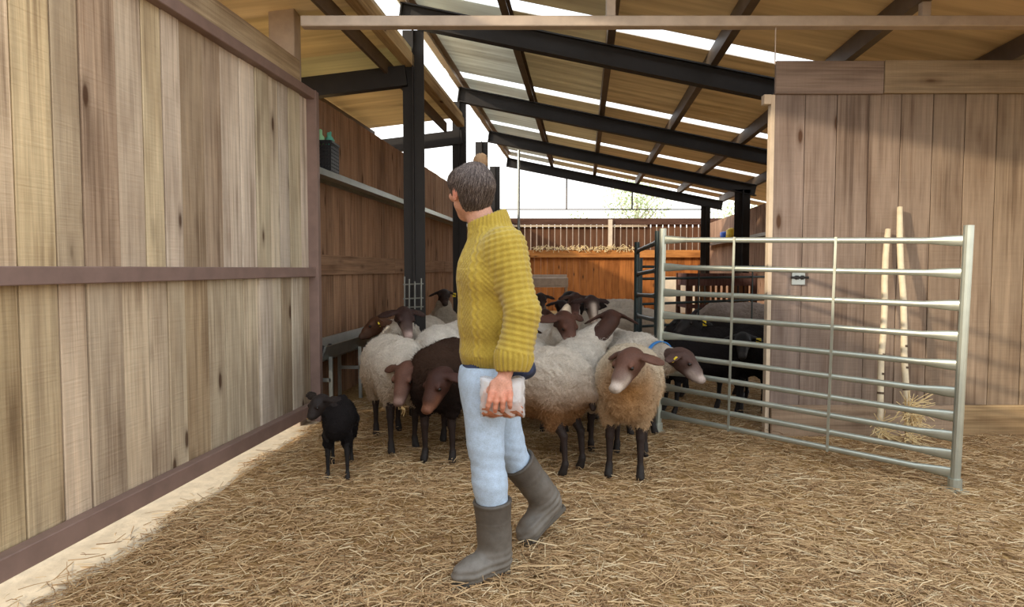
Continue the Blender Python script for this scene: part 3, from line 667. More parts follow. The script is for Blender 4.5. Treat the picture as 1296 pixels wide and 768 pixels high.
# ------------------------------------------------------------------ sheep
def ang(yaw, pitch=0): return Vector((math.cos(yaw)*math.cos(pitch), math.sin(yaw)*math.cos(pitch), math.sin(pitch)))
def sheep(label, base, yaw, head, hdir, scale=1.0, fl_top=(214, 202, 186), fl_low=(176, 150, 122), face=(78, 46, 32), muz=(140, 112, 100), leg=(48, 34, 28), res=.012, tagc=None, seed=1,
          wool=1.0, collar=False, blaze=False, name='sheep', cat='sheep', chest=None, group=None, droop=-.6, straw=False, ear=.95, hsz=1.0, mzl=.9, tufts=0):
    yaw = math.radians(yaw); rs = random.Random(seed)
    base = Vector((base[0], base[1], 0)); ca, sa = math.cos(-yaw), math.sin(-yaw)
    def loc(p): q = (Vector(p)-base)/scale; return Vector((q.x*ca-q.y*sa, q.x*sa+q.y*ca, q.z))
    hc = loc(U(*head)) ; nb = Vector((.27, 0, .60)); dv = hc - nb
    if dv.length > .38: hc = nb + dv*(.38/dv.length)
    if dv.length < .22: hc = nb + dv*(.22/max(dv.length, .01))
    f = ang(math.radians(hdir[0])-yaw, math.radians(hdir[1])); sd_ = Vector((0,0,1)).cross(f).normalized(); u = f.cross(sd_).normalized()
    face, muz, leg = tuple(v*.62 for v in lin(face)), tuple(v*.85 for v in lin(muz)), tuple(v*.7 for v in lin(leg)); hoof = lin((38, 32, 28))
    hk = 1.16*hsz; H = lambda a, b=0, c=0: hc + (f*(a*(mzl if a > .06 else 1)) + sd_*b + u*c)*hk
    pr = [el((0,0,.52), (.40, .15*wool, .16*wool), k=.04, col=face), rc((.24,0,.55), (.20,0,.47), .13*wool, .11*wool, .05, face)]
    pr.append(rc(tuple(nb - Vector((.05,0,.02))), tuple(H(-.04,0,-.02)), .105, .060, .05, face))
    pr += [el(H(0,0,0), (.082*hk, .060*hk, .066*hk), (f, sd_, u), .02, face), rc(H(.02,0,.018), H(.125,0,.0), .047*hk, .033*hk, .02, face),
           rc(H(.10,0,-.014), H(.168,0,-.024), .036*hk, .031*hk, .02, muz), rc(H(.02,0,-.035), H(.13,0,-.045), .040*hk, .024*hk, .02, face),
           el(H(.188,0,-.02), (.018*hk, .029*hk, .020*hk), (f, sd_, u), .012, muz)]
    dk = tuple(v*.25 for v in muz)
    for s_ in (-1, 1): pr += [el(H(.202, s_*.014, -.012), (.004, .006, .003), (f, sd_, u), .003, dk)]
    pr += [rc(H(.205,0,-.03), H(.165,.026,-.045), .0025, .0025, .002, dk), rc(H(.205,0,-.03), H(.165,-.026,-.045), .0025, .0025, .002, dk)]
    if blaze: pr.append(rc(H(.05,0,.045), H(.15,0,.02), .022, .02, .012, lin((214, 196, 180))))
    for s_ in (-1, 1):
        ed = (sd_*s_ + u*droop - f*.25).normalized(); en = (u + sd_*s_*.3).normalized(); en = (en - ed*en.dot(ed)).normalized(); e3 = ed.cross(en)
        c = H(-.02, s_*.055, .03) + ed*.062*ear*hk
        pr.append(el(c, (.072*ear*hk, .010, .032*ear*hk), (ed, en, e3), .014, face)); pr.append(rc(H(-.015, s_*.04, .03), c-ed*.03, .02, .014, .012, face))
        pr.append(el(H(.05, s_*.048, .03), (.024, .012, .014), (f, sd_, u), .01, tuple(v*1.25 for v in face)))     # brow
        for fx in (.25,):
            j = rs.uniform(-.05, .05)
            pr += [rc((fx, s_*.085, .46), (fx+j*.4, s_*.09, .25), .052, .024, .03, leg), rc((fx+j*.4, s_*.09, .25), (fx+j*1.0-.005, s_*.092, .075), .024, .016, .015, leg),
                   rc((fx+j-.005, s_*.092, .075), (fx+j+.018, s_*.094, .03), .022, .025, .012, hoof), rc((fx+j+.018, s_*.094-.008, .022), (fx+j+.034, s_*.094+.008, .02), .018, .016, .01, hoof)]
        j = rs.uniform(-.05, .05)
        pr += [rc((-.25, s_*.09, .46), (-.225+j*.3, s_*.1, .36), .10, .052, .04, leg), rc((-.225+j*.3, s_*.1, .36), (-.288+j*.7, s_*.092, .25), .046, .023, .02, leg),
               rc((-.288+j*.7, s_*.092, .25), (-.29+j, s_*.092, .08), .023, .016, .015, leg), rc((-.29+j, s_*.092, .08), (-.275+j, s_*.094, .03), .022, .025, .012, hoof), rc((-.275+j, s_*.094-.008, .022), (-.26+j, s_*.094+.008, .02), .018, .016, .01, hoof)]
    pr.append(rc((-.40,0,.62), (-.46,0,.42), .03, .018, .02, leg))
    ax = axes(pr, res); V, Fq = surfnet(field(pr, ax), ax)
    t = thing(name, label, cat, tuple(base), group, yaw); t.scale = (scale,)*3
    cols = prim_cols(pr, V)
    cols *= (1 + .18*vnoise(V, 40, seed))[:, None]
    link('body', np_mesh('body', V, Fq, M['hide'], cols), t)
    for s_ in (-1, 1):
        e = MB(); c = H(.058, s_*.0495, .018)
        for i in range(6):
            th = math.pi*i/5; 
        vs3 = [c + (f*math.cos(a)*math.cos(b) + sd_*math.sin(a)*math.cos(b) + u*math.sin(b))*.0135 for b in np.linspace(-1.5, 1.5, 6) for a in np.linspace(0, 2*math.pi, 9)[:-1]]
        e.add(vs3, [(i*8+j, i*8+(j+1) % 8, (i+1)*8+(j+1) % 8, (i+1)*8+j) for i in range(5) for j in range(8)]); link('eye', e.mesh('eye', M['eye'], True), t)
    # fleece
    w_ = wool; nk = nb.lerp(hc, .66) - u*.02
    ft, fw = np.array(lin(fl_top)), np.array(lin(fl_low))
    fl_ = [el((0,0,.535), (.43, .205*w_, .225*w_), k=.06), el((-.2,0,.545), (.25, .205*w_, .215*w_), k=.05), el((.2,0,.545), (.21, .185*w_, .21*w_), k=.05),
           rc((.24,0,.60), tuple(nk), .16*w_, .098*w_, .05), rc((.31,0,.52), (.33,0,.46), .11*w_, .08*w_, .05), rc((-.38,0,.64), (-.45,0,.5), .06, .045, .03)]
    for s_ in (-1, 1): fl_ += [rc((.24, s_*.085, .42), (.245, s_*.088, .34), .085*w_, .05, .04), rc((-.25, s_*.1, .46), (-.24, s_*.1, .33), .11*w_, .062, .04)]
    ax = axes(fl_, res*1.1, .04); V, Fq = surfnet(field(fl_, ax), ax); nn = normals(V, Fq)
    endf = np.clip((np.sqrt(((V-np.array(nk))**2).sum(1))-.09)/.12, .15, 1)
    V = V + nn*(endf*(.006*vnoise(V, 80, seed) + .009*vnoise(V, 170, seed+5) + .010*vnoise(V, 22, seed+9)))[:, None]
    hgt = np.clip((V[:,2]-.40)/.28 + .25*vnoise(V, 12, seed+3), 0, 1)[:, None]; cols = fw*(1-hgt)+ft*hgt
    if chest is not None:
        d_ = np.clip(1-(np.sqrt(((V-np.array(nk.lerp(Vector((.34,0,.42)), .4)))**2).sum(1))-.05)/.2, 0, 1)[:, None]; cols = cols*(1-d_) + np.array(lin(chest))*d_
    cols = cols*(1 + .12*vnoise(V, 60, seed+2))[:, None]
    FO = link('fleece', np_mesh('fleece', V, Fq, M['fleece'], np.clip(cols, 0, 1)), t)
    if tufts:
        r_ = np.random.RandomState(seed); ii = r_.randint(0, len(V), tufts); p0 = V[ii]; n0_ = nn[ii]; k = 4
        fl = np.stack([vnoise(p0, 45, 31), vnoise(p0, 45, 32), vnoise(p0, 45, 33)-.35], 1)*1.2 + r_.normal(size=(tufts, 3))*.35
        ln_ = .010 + .012*r_.rand(tufts); q = np.linspace(0, 1, k)[None,:,None]
        P = p0[:,None] - n0_[:,None]*.002 + n0_[:,None]*(ln_[:,None,None]*q*(1-.55*q)) + (fl*ln_[:,None])[:,None]*q*q*.9
        link('wool_tufts', strands('wool_tufts', P, .0012+.0008*r_.rand(tufts), np.clip(cols[ii]*r_.uniform(.75, 1.15, (tufts, 1)), 0, 1), M['wool_strand'], n0_), FO, kind='stuff')
    if tagc:
        e = MB(); c = H(-.02, tagc*.055, .03) + (sd_*tagc + u*droop - f*.25).normalized()*.06*hk + f*.016
        e.box((-.006, -.02, -.028), (.006, .02, .02), Matrix.Translation(c) @ Matrix((f, sd_, u)).transposed().to_4x4()); o = link('ear_tag', e.mesh('ear_tag', M['tagyellow'], bevel=.002), t)
    if collar:
        n0 = Vector((.24,0,.60)); c = n0.lerp(nk, .72); ax_ = (nk-n0).normalized(); a1 = ax_.orthogonal().normalized(); a2 = ax_.cross(a1); e = MB(); rr_ = .124
        vs3 = [c + (a1*math.cos(a)+a2*math.sin(a))*(rr_+dr) + ax_*dh for a in np.linspace(0, 2*math.pi, 33)[:-1] for dr, dh in ((0,-.014), (.006,-.014), (.006,.014), (0,.014))]
        e.add(vs3, [(i*4+j, i*4+(j+1) % 4, ((i+1) % 32)*4+(j+1) % 4, ((i+1) % 32)*4+j) for i in range(32) for j in range(4)]); link('collar', e.mesh('collar', M['collar']), t)
    if straw:
        e = MB()
        for i in range(5): e.tube([H(.18, rs.uniform(-.01,.01), -.045), H(.19, rs.uniform(-.02,.02), -.08), H(.17+rs.uniform(-.03,.03), rs.uniform(-.05,.02), -.13-rs.uniform(0,.03))], .003, 5)
        o = link('straw', e.mesh('straw', M['mouthstraw']), t)
    return t
W1 = dict(fl_top=(216, 206, 192), fl_low=(182, 160, 136))
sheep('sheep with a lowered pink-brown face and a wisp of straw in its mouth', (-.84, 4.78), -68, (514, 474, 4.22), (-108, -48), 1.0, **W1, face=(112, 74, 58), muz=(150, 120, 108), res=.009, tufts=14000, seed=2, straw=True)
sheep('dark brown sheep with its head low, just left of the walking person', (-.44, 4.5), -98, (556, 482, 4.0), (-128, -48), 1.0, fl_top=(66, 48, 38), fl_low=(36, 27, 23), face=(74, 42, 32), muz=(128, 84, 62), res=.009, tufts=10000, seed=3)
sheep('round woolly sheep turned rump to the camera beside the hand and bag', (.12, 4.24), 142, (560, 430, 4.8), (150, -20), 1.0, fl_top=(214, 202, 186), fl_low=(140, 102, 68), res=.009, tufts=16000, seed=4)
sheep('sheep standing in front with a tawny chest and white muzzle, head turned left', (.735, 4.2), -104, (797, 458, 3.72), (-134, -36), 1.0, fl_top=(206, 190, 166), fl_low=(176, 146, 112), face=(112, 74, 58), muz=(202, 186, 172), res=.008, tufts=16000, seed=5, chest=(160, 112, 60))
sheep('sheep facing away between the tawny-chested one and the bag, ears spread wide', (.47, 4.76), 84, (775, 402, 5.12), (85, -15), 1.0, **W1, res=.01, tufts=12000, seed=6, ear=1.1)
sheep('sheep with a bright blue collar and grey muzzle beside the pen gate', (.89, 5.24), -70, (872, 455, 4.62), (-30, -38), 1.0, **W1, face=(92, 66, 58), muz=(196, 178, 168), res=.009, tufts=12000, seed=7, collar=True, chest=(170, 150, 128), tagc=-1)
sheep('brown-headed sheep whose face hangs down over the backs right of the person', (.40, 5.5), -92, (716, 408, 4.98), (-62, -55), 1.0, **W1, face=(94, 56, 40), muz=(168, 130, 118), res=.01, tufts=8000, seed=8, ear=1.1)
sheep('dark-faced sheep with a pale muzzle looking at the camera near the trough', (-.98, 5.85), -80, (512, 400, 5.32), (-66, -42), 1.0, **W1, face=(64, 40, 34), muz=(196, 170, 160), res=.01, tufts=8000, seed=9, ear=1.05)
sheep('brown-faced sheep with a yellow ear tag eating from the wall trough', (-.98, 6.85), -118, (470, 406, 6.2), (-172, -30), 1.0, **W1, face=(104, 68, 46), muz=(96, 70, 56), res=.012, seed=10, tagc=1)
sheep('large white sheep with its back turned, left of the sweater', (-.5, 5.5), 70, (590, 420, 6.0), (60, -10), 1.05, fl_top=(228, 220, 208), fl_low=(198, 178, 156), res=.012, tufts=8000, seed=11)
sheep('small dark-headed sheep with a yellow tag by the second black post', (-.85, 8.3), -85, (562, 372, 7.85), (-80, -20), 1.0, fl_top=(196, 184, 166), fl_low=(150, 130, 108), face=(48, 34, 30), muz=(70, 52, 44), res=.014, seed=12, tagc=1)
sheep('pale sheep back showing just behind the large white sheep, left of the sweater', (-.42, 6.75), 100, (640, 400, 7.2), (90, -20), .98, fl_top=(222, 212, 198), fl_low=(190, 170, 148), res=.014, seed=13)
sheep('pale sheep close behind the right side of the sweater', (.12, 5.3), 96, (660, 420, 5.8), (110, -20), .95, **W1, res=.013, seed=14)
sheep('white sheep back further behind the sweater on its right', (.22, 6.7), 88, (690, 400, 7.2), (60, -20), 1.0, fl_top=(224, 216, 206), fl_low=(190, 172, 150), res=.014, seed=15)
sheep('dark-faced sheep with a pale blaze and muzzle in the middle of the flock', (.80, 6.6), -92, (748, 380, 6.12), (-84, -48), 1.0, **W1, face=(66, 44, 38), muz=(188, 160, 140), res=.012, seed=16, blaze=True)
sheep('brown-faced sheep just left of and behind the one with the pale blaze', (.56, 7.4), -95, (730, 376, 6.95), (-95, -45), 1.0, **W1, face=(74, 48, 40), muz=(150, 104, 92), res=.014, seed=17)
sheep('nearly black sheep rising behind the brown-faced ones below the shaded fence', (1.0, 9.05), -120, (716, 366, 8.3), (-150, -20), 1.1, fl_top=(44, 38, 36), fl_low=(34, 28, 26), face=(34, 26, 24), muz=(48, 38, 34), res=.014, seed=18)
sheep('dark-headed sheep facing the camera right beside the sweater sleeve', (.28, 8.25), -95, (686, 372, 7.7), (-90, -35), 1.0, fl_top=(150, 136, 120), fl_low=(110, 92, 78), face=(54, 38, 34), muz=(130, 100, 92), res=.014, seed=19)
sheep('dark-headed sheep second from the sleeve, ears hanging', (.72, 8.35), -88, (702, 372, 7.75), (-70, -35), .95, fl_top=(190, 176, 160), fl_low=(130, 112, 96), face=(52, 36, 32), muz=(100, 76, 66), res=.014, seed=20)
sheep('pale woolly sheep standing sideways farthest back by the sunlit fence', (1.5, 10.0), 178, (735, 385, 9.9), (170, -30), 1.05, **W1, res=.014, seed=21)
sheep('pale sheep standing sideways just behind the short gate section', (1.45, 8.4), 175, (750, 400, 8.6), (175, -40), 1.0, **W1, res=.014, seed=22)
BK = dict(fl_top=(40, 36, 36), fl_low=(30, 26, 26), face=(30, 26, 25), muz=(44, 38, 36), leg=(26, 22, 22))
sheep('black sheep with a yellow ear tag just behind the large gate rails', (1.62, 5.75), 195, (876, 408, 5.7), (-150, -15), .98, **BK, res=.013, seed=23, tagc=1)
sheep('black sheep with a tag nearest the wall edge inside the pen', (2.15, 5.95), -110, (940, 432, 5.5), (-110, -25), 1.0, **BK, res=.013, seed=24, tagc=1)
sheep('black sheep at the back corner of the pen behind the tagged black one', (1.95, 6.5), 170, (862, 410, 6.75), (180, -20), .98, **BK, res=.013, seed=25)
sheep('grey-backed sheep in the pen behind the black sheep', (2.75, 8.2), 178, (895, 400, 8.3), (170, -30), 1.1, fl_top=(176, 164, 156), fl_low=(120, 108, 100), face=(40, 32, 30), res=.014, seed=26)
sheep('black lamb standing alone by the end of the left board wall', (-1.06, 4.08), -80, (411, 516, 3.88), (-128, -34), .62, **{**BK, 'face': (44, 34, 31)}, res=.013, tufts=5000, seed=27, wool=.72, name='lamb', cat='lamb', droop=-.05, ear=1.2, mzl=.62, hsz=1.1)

# ------------------------------------------------------------------ the walking person
BX, BY = U(622, 700, 2.7).x, 2.74
PER = thing('person', 'person in mustard cable-knit sweater, pale jeans and grey rubber boots, walking past the sheep', 'person', (BX, BY, 0))
def T(px, py, Y): return np.array(U(px, py, Y))
sk = lin((200, 150, 126)); sk2 = lin((206, 150, 128)); skh = lin((196, 120, 92))
hd = T(597, 243, 2.78); hf = np.array((-.52, .84, -.06)); hf /= np.linalg.norm(hf); hs = np.cross((0,0,1), hf); hs /= np.linalg.norm(hs); hu = np.cross(hf, hs)   # hs: the head's own left
def HD(a, b=0, c=0): return hd + hf*a + hs*b + hu*c
hip_n, kn_n, an_n = T(622, 480, 2.70), T(616, 572, 2.66), T(626, 712, 2.68)
hip_f, kn_f, an_f = T(626, 484, 2.88), T(648, 570, 2.93), T(690, 632, 3.02)
sh_n, el_n, wr = T(643, 308, 2.60), T(661, 394, 2.55), T(640, 470, 2.53)
sh_f, el_f, wr_f = T(620, 312, 2.93), T(624, 398, 3.0), T(616, 452, 3.0)
neck0, neck1 = T(617, 300, 2.77), T(603, 262, 2.775)
bd = [rc(neck0, neck1, .062, .054, .02, sk), el(HD(0,0,.004), (.090, .073, .096), (hf, hs, hu), .02, sk), rc(HD(.035,0,-.06), HD(.055,0,-.085), .045, .03, .03, sk),
      rc(HD(.03,.04,-.05), HD(.06,.01,-.08), .022, .02, .02, sk), rc(HD(.03,-.04,-.05), HD(.06,-.01,-.08), .022, .02, .02, sk),
      rc(HD(.088,0,.02), HD(.112,0,-.022), .011, .014, .012, sk2), el(HD(.095,0,-.055), (.016, .024, .008), (hf, hs, hu), .008, lin((176, 96, 84))),
      el(HD(.078,.034,.03), (.02, .024, .010), (hf, hs, hu), .01, sk), el(HD(.078,-.034,.03), (.02, .024, .010), (hf, hs, hu), .01, sk), el(HD(.07,.042,-.01), (.025, .025, .022), (hf, hs, hu), .015, sk2)]
for s_ in (1, -1):
    bd += [el(HD(-.005, s_*.078, -.005), (.020, .009, .032), (hf, hs, hu), .006, lin((204, 130, 108))), el(HD(-.0, s_*.078, -.03), (.011, .008, .012), (hf, hs, hu), .006, sk2)]
# trunk and limbs under the clothes
bd += [rc(T(622, 470, 2.79), T(622, 430, 2.79), .115, .105, .05, sk), rc(T(620, 420, 2.79), T(620, 340, 2.78), .105, .115, .06, sk), rc(T(634, 316, 2.67), sh_f, .045, .045, .03, sk), rc(T(634, 318, 2.66), el_n, .045, .036, .03, sk), rc(T(624,335,2.68), T(622,335,2.88), .07, .07, .03, sk),
       rc(el_n, wr, .037, .025, .02, sk), rc(sh_f, el_f, .05, .038, .03, sk), rc(el_f, wr_f, .037, .025, .02, sk),
       rc(hip_n, kn_n, .075, .052, .04, sk), rc(kn_n, an_n, .05, .034, .03, sk), rc(hip_f, kn_f, .075, .052, .04, sk), rc(kn_f, an_f, .05, .034, .03, sk), rc(an_n, an_n+np.array((-.12,-.01,-.02)), .03, .022, .02, sk), rc(an_f, T(664, 672, 2.98), .03, .022, .02, sk)]
# near hand over the bag
pal_c = T(633, 492, 2.497)
bd += [rc(wr, T(637, 482, 2.505), .025, .027, .014, sk2), rc(T(642, 486, 2.505), T(645, 500, 2.487), .019, .013, .012, sk2), rc(T(626, 486, 2.502), T(623, 500, 2.486), .019, .013, .012, sk2), rc(T(634, 482, 2.500), T(634, 500, 2.484), .022, .016, .014, sk2)]
for i, (kx, tx, ln) in enumerate(((621.5, 617, 19.5), (629, 626.5, 22.5), (637, 636, 21.5), (645, 645.5, 17.5))):
    k0 = T(kx, 498, 2.484); k1 = T((kx*.6+tx*.4), 498+ln*.45, 2.474); k2 = T(tx*.8+kx*.2, 498+ln*.78, 2.480); k3 = T(tx, 498+ln, 2.494)
    bd += [rc(k0, k1, .0125, .0105, .006, skh), rc(k1, k2, .0102, .0092, .004, sk2), rc(k2, k3, .0092, .0078, .004, skh)]
bd += [rc(T(625, 488, 2.515), T(615.5, 497, 2.53), .016, .0125, .01, sk2), rc(T(615.5, 497, 2.53), T(612, 506, 2.548), .012, .0105, .005, sk2), rc(T(612, 506, 2.548), T(613, 513, 2.565), .0102, .0085, .004, sk2)]
# far hand, loosely curled
bd += [rc(wr_f, wr_f+np.array((-.03,-.01,-.05)), .025, .028, .014, sk2)]
for i in range(4):
    b0 = wr_f+np.array((-.04, -.035+.021*i, -.075)); bd += [rc(wr_f+np.array((-.03,-.02+.013*i,-.05)), b0, .013, .011, .006, sk2), rc(b0, b0+np.array((.004,0,-.03)), .0092, .0085, .004, sk2), rc(b0+np.array((.004,0,-.03)), b0+np.array((.022,0,-.045)), .0085, .0075, .004, sk2)]
bd += [rc(wr_f+np.array((-.03,-.03,-.04)), wr_f+np.array((-.062,-.035,-.085)), .013, .009, .008, sk2)]
def merged_axis(lo, hi, h, fine):
    out = [lo]; 
    while out[-1] < hi: x = out[-1]; out.append(x + (min([q[2] for q in fine if q[0] <= x <= q[1]] + [h])))
    return np.array(out)
lo = np.min([pbox(p)[0] for p in bd], 0)-.02; hi = np.max([pbox(p)[1] for p in bd], 0)+.02
ax = [merged_axis(lo[0], hi[0], .009, [(pal_c[0]-.07, pal_c[0]+.06, .0032), (hd[0]-.13, hd[0]+.13, .0045)]), merged_axis(lo[1], hi[1], .009, [(2.44, 2.59, .0032), (hd[1]-.12, hd[1]+.14, .005)]), merged_axis(lo[2], hi[2], .010, [(pal_c[2]-.11, pal_c[2]+.06, .0032), (hd[2]-.14, hd[2]+.13, .0045)])]
V, Fq = surfnet(field(bd, ax), ax); off = np.array(PER.location)
link('body', np_mesh('body', V-off, Fq, M['skin'], prim_cols(bd, V, .004)), PER)
for s_ in (1, -1):
    e = MB(); c = HD(.079, s_*.033, .022)-off
    vs3 = [Vector(c) + Vector((math.cos(a)*math.cos(b), math.sin(a)*math.cos(b), math.sin(b)))*.0125 for b in np.linspace(-1.5, 1.5, 6) for a in np.linspace(0, 2*math.pi, 9)[:-1]]
    e.add(vs3, [(i*8+j, i*8+(j+1) % 8, (i+1)*8+(j+1) % 8, (i+1)*8+j) for i in range(5) for j in range(8)]); link('eye', e.mesh('eye', M['eye'], True), PER)

# hair: cap cut by a hairline, plus bun
hb, hg = lin((58, 43, 38)), lin((122, 108, 102))
hp = [el(HD(-.006,0,.022), (.104, .088, .090), (hf, hs, hu), .012, hb), el(HD(-.02,0,-.03), (.074, .070, .068), (hf, hs, hu), .012, hb), el(HD(-.03,0,.075), (.055, .045, .036), (hf, hs, hu), .03, hb), el(HD(.05,.03,.05), (.045, .05, .045), (hf, hs, hu), .02, hg)]
def haircut(G, X, Y, Z):
    a = (X-hd[0])*hf[0]+(Y-hd[1])*hf[1]+(Z-hd[2])*hf[2]; c = (X-hd[0])*hu[0]+(Y-hd[1])*hu[1]+(Z-hd[2])*hu[2]; b = (X-hd[0])*hs[0]+(Y-hd[1])*hs[1]
    fr = np.minimum(a - (.050 + .6*np.maximum(c, 0)), .060 - c)                      # face opening: in front of and below the fringe line
    fr2 = np.minimum(a - (-.020), -.012 - c)                      # around the ear
    G = np.maximum(G, np.maximum(fr, -10) if False else fr); G = np.maximum(G, np.minimum(fr2, .05)); return np.maximum(G, -.085 - c - 0*a)
ax = axes(hp, .0042); V, Fq = surfnet(field(hp, ax, haircut), ax); nn = normals(V, Fq)
q = V-hd; az = np.arctan2(q@hs, -(q@hf)); cc = q@hu
V2 = V + nn*(.0018*np.sin(az*52+cc*60+4*vnoise(V, 20, 2)) + .004*vnoise(V*np.array((1,1,.35)), 60, 3))[:, None]
cols = np.outer(np.ones(len(V)), hb); g = np.clip((q@hu-.03)/.06 + .5*vnoise(V, 55, 8), 0, 1)[:, None]*.75 + np.clip((q@hf)/.06, 0, 1)[:, None]*.5; g = np.clip(g + .35*np.sin(az*38+cc*60+4*vnoise(V, 25, 2))[:, None], 0, 1); cols = cols*(1-g)+np.array(hg)*g
HR = link('hair', np_mesh('hair', V2-off, Fq, M['hair'], cols), PER)
r_ = np.random.RandomState(4); nh = 7000; ii = r_.randint(0, len(V), nh); hcn = HD(-.006,0,.022); er = np.array((.104,.088,.090)); Rm = np.stack([hf, hs, hu])
p0 = ((V2[ii]-hcn)@Rm.T)/er; rad = np.linalg.norm(p0, axis=1); d0 = p0/rad[:,None]; bd_ = np.array((-.42, -.02, .9)); bd_ /= np.linalg.norm(bd_)
dist = np.arccos(np.clip(d0@bd_, -1, 1)); fr_ = np.clip(.45/np.maximum(dist, .2), 0, 1)*r_.uniform(.6, 1, nh); Ps = []
jit = r_.normal(size=(nh, 3))*.02
for q in np.linspace(0, 1, 6):
    d = d0*(1-q*fr_)[:,None] + bd_[None]*(q*fr_*.8)[:,None] + jit*q; d /= np.linalg.norm(d, axis=1)[:,None]
    rr2 = rad*(1-q*fr_) + 1.0*q*fr_ + .012 + .022*math.sin(q*3.14)*(r_.rand(nh) < .08); Ps.append(hcn + ((d*rr2[:,None])*er)@Rm)
P = np.stack(Ps, 1); nrm_ = (P[:,2]-hcn); nrm_ /= np.linalg.norm(nrm_, axis=1)[:,None]
gg = np.clip(cols[ii].mean(1, keepdims=True)*0+r_.uniform(.0, 1, (nh, 1))**2, 0, 1); cs = np.array(lin((52, 38, 33)))*(1-gg)+np.array(lin((150, 134, 124)))*gg
link('hair_strands', strands('hair_strands', P-off, np.full(nh, .0009), cs, M['hair_strand'], nrm_), HR, kind='stuff')
bn = T(608, 205, 2.80); bp = [el(bn+np.array((0,0,0)), (.030, .030, .036), None, .01, lin((150, 118, 84))), rc(bn+np.array((.004,0,-.03)), bn+np.array((.0,.0,-.055)), .016, .022, .012, lin((78, 62, 56))), rc(bn+np.array((-.012,-.01,-.02)), bn+np.array((.012,-.008,.02)), .015, .013, .008, lin((160, 124, 84)))]
ax = axes(bp, .0035); V, Fq = surfnet(field(bp, ax), ax); V2 = V + normals(V, Fq)*(.0018*np.sin(V[:,2]*900+V[:,0]*500))[:, None]
link('bun', np_mesh('bun', V2-off, Fq, M['hair'], prim_cols(bp, V)), HR)

# sweater
yk = lin((172, 147, 60)); ykd = yk
tor = [rc(T(628, 456, 2.79), T(626, 425, 2.79), .128, .122, .04, yk), el(T(622, 400, 2.785), (.138, .185, .17), None, .05, yk), el(T(620, 350, 2.78), (.136, .195, .17), None, .05, yk),
       rc(T(636, 318, 2.64), T(628, 318, 2.91), .068, .068, .06, yk), el(T(628, 446, 2.79), (.146, .175, .085), None, .04, yk), rc(T(624, 306, 2.77), T(620, 288, 2.775), .105, .084, .04, yk)]
slv = [rc(sh_n+np.array((-.006,.02,-.012)), T(661, 394, 2.55), .076, .066, .06, yk), rc(T(661, 394, 2.55), T(650, 452, 2.53), .066, .067, .03, yk), rc(T(650, 452, 2.53), T(648, 462, 2.528), .067, .060, .02, yk),
       rc(sh_f, el_f, .072, .06, .04, yk), rc(el_f, wr_f+np.array((.02,0,.03)), .058, .048, .03, yk)]
col_ = [rc(T(620, 292, 2.775), T(618, 276, 2.775), .082, .076, .03, yk)]
sw = tor+slv+col_
neckhole = rc(T(617, 290, 2.775), T(612, 255, 2.775), .058, .066, .01)
def swpost(G, X, Y, Z):
    zt = U(620, 273, 2.775).z; x0 = 0
    G = np.maximum(G, (Z-zt) - .38*(X-U(620, 273, 2.775).x))
    sl = (U(620, 469, 2.8).z-U(620, 469, 2.7).z)/.1; G = np.maximum(G, U(620, 469, 2.7).z + (Y-2.7)*sl - Z)
    return np.maximum(G, -pdist(neckhole, X, Y, Z))
ax = axes(sw, .0045); V, Fq = surfnet(field(sw, ax, swpost), ax); nn = normals(V, Fq)
# knit relief: cables down the trunk, ribs round the sleeves, ribbed hems
dS = np.min([pdist(p, V[:,0], V[:,1], V[:,2]) for p in slv[:3]], 0); dT = np.min([pdist(p, V[:,0], V[:,1], V[:,2]) for p in tor], 0); ws = 1/(1+np.exp((dS-dT)/.006))
A0, B0 = np.array(sh_n), T(661, 394, 2.55); dA = (B0-A0)/np.linalg.norm(B0-A0)
C0 = T(647, 460, 2.53); dC = (C0-B0)/np.linalg.norm(C0-B0); tA = (V-A0)@dA; tC = (V-B0)@dC+np.linalg.norm(B0-A0); ts = np.where(tA < np.linalg.norm(B0-A0), tA, tC)
hem = V[:,2] < U(620, 450, 2.7).z
angs = np.arctan2(V[:,1]-2.785, V[:,0]-T(620,400,2.785)[0])
arc = angs*.155
cab = np.abs(np.sin(V[:,2]*2*math.pi/.075 + np.floor(arc/.052)*1.6)); ph = (arc/.052) % 1.0
rope = np.sin((ph-.5)*math.pi*2*1.0 + (cab-.5)*1.3)**2
torso_r = np.where(np.floor(arc/.052) % 2 == 0, .0045*rope, .0022*np.sin(arc*2*math.pi/.017)*np.sin(V[:,2]*2*math.pi/.02))
ribs_h = .0030*np.sin(arc*2*math.pi/.0125)
slv_r = .0019*np.sin(ts*2*math.pi/.022) + .0012*np.sin(arc*2*math.pi/.015)
angc = np.arctan2(V[:,1]-2.53, V[:,0]-C0[0]); cuff = .0030*np.sin(angc*22)
cz = T(620, 288, 2.775); nkr = V[:,2] > cz[2]; angn = np.arctan2(V[:,1]-cz[1], V[:,0]-cz[0])
rel = np.where(nkr, .0026*np.sin(angn*34), np.where(hem & (ws < .5), ribs_h, torso_r)*(1-ws) + np.where(ts > .43, cuff, slv_r)*ws)
fold = .010*vnoise(V, 16, 4) + .004*vnoise(V*np.array((1,1,1.6)), 34, 6)
V2 = V + nn*(rel + fold*(.35+.5*(V[:,2] < 1.25)))[:, None]
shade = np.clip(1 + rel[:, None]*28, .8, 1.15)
SWT = link('sweater', np_mesh('sweater', V2-off, Fq, M['knit'], np.array(yk)[None, :]*shade), PER)

